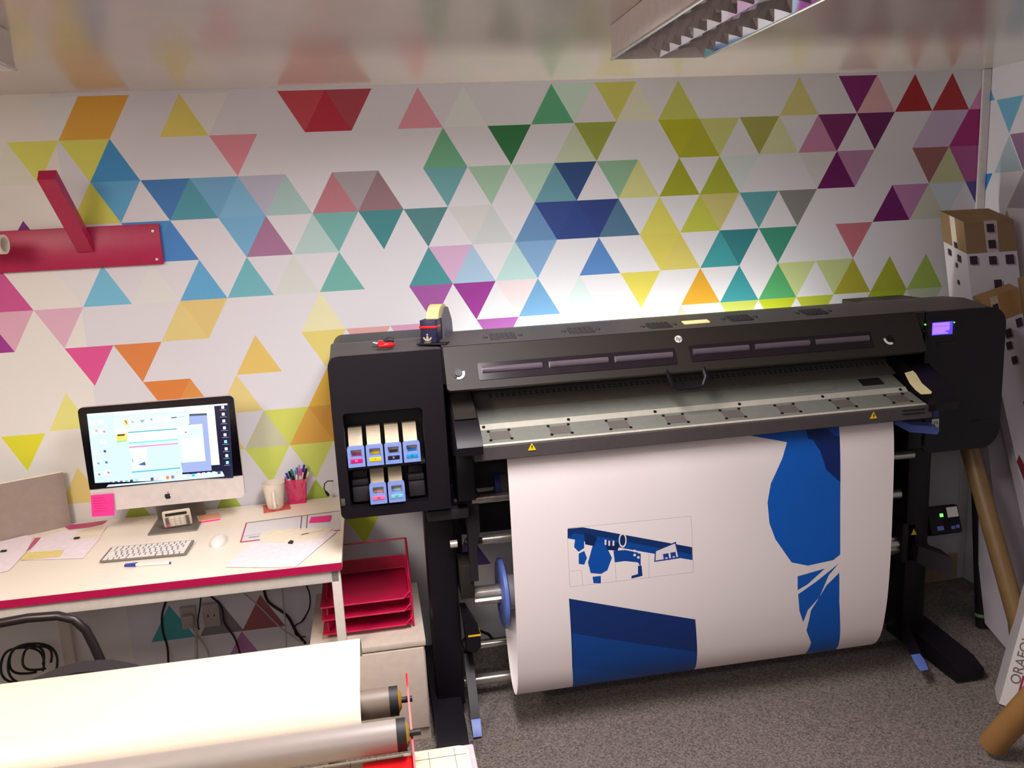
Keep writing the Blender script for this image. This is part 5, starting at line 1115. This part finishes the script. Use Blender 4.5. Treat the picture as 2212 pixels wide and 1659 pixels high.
def sf2(w_, L_):
    r = [([(0, L_ - .10), (w_, L_ - .10), (w_, L_), (0, L_)], (158, 122, 72)), ([(.045, L_ - .10), (.085, L_ - .10), (.085, L_), (.045, L_)], (178, 164, 140)), (sq_(.066, L_ - .045, .015), HO)]
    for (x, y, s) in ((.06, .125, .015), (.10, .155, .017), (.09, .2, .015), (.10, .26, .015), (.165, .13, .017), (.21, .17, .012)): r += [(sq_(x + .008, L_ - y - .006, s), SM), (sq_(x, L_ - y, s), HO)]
    r += [([(.10, L_ - .53), (.125, L_ - .53), (.12, L_ - .42), (.095, L_ - .42)], (118, 28, 24)), (circ(.118, L_ - .555, .012), (84, 28, 28))]
    for k in range(9):
        x, y = .05 + .07 * ((k * 37) % 10) / 10, L_ - .62 - k * .055
        r.append(([(x, y), (x + .022, y + .012), (x + .034, y - .008), (x + .028, y - .004), (x + .02, y + .004)], (86, 66, 70)))
    r += [([(.0, L_ - .62), (.02, L_ - .60), (.05, L_ - .70), (.02, L_ - .72)], (120, 24, 34)), ([(.09, L_ - .80), (.14, L_ - .78), (.15, L_ - .86), (.10, L_ - .85)], (110, 126, 112)), (sq_(.13, L_ - .95, .01), (150, 20, 40))]
    return r
carton('carton', 'long white carton with kraft top and red markings leaning at the right edge', tuple(PY(2119, 650, -0.43)), (2.66, -0.86, 0.0), (0.19, 0.04, 0.035), (0.01, 0.06, 0.012), sf2, lambda d_, L_: [([(0, L_ - .1), (d_, L_ - .1), (d_, L_), (0, L_)], KR)], grp='long cartons in the corner')
def tubeo(name, a, b, r, m, lab, wall=0.006, cat='tube', ends=None):
    o = thing(name, tuple(b), lab, cat); MB().ring(a, b, r, r - wall, 40).build('tube_wall', m, o); return o
mat('kraft_tube', (124, 98, 62), rough=0.4, noise=0.06, scale=20); mat('kraft_orange', (158, 116, 66), rough=0.45, noise=0.05, scale=20)
a = PY(2075, 900, -0.50); b = PY(2215, 1400, -0.86)
tubeo('cardboard_tube', a, b, 0.033, 'kraft_tube', 'long brown cardboard tube leaning behind the printer right side')
a = PY(2100, 1040, -0.42); b = PZ(2122, 1352, 0.005)
o = tubeo('mailing_tube', Vector((b.x - 0.02, b.y + 0.05, a.z)), b, 0.026, 'cable_black', 'slim black tube with a green band standing on the carpet', 0.003)
d = (Vector((b.x - 0.02, b.y + 0.05, a.z)) - b).normalized(); MB().ring(b + d * 0.045, b + d * 0.058, 0.0268, 0.02, 40).build('green_band', mat('pale_green', (120, 160, 130), rough=0.4), o)
a = PY(2218, 598, -0.45); tubeo('cardboard_tube', a, a + Vector((0.02, -0.38, -a.z + 0.01)), 0.03, 'kraft_tube', 'reddish brown tube end showing at the right edge beside the tallest carton')
# near brown tube at the lower right
a = PZ(2145, 1606, 0.045); b_ = PZ(2262, 1478, 0.36)
dd = (b_ - a).normalized()
tubeo('cardboard_tube', a + dd * 0.75, a, 0.040, 'kraft_orange', 'thick orange-brown cardboard tube lying at the bottom right corner', 0.004)
# white lettered carton leaning
Bf = PZ(2158, 1520, 0.01); ax_ = (PY(2222, 1290, Bf.y + 0.04) - Bf)
L_ = 0.9; axn = ax_.normalized(); wdir = PZ(2175, 1530, 0.01) - Bf
wn_ = Vector((0.85, -0.5, 0)).normalized(); wn_ = (wn_ - axn * wn_.dot(axn)).normalized()
cc = thing('lettered_carton', tuple(Bf), 'white carton with grey and crimson lettering leaning at the right edge', 'box')
dn_ = axn.cross(wn_).normalized(); dn_ = dn_ if dn_.y > 0 else -dn_
fr = art('front_face', [(0, 0), (0.17, 0), (0.17, L_), (0, L_)], [([(.045, 0), (.052, 0), (.052, .12), (.045, .12)], (170, 20, 80)), ([(.056, .02), (.062, .02), (.062, .12), (.056, .12)], (170, 20, 80)), ([(.075, .17), (.10, .17), (.10, .26), (.075, .28)], (160, 24, 44)), ([(.085, .22), (.13, .20), (.13, .27), (.095, .28)], (240, 190, 80)), ([(.09, .10), (.14, .08), (.14, .12), (.10, .13)], (240, 190, 80)), ([(.02, .26), (.045, .30), (.045, .28), (.03, .25)], (170, 30, 40))],
         lambda p: Bf + wn_ * p[0] + axn * p[1] - dn_ * 0.0006, 'carton_print', (226, 220, 216), cc)
MB().prism([Bf, Bf + wn_ * 0.17, Bf + wn_ * 0.17 + dn_ * 0.12, Bf + dn_ * 0.12], axn * L_).build('carton_body', 'carton_white', cc)
text_mesh('lettering', 'ORAFOL', 0.045, frame(Bf + wn_ * 0.030 + axn * 0.17 - dn_ * 0.0012, axn, -wn_), 'pad_grey', fr, 0.0003)
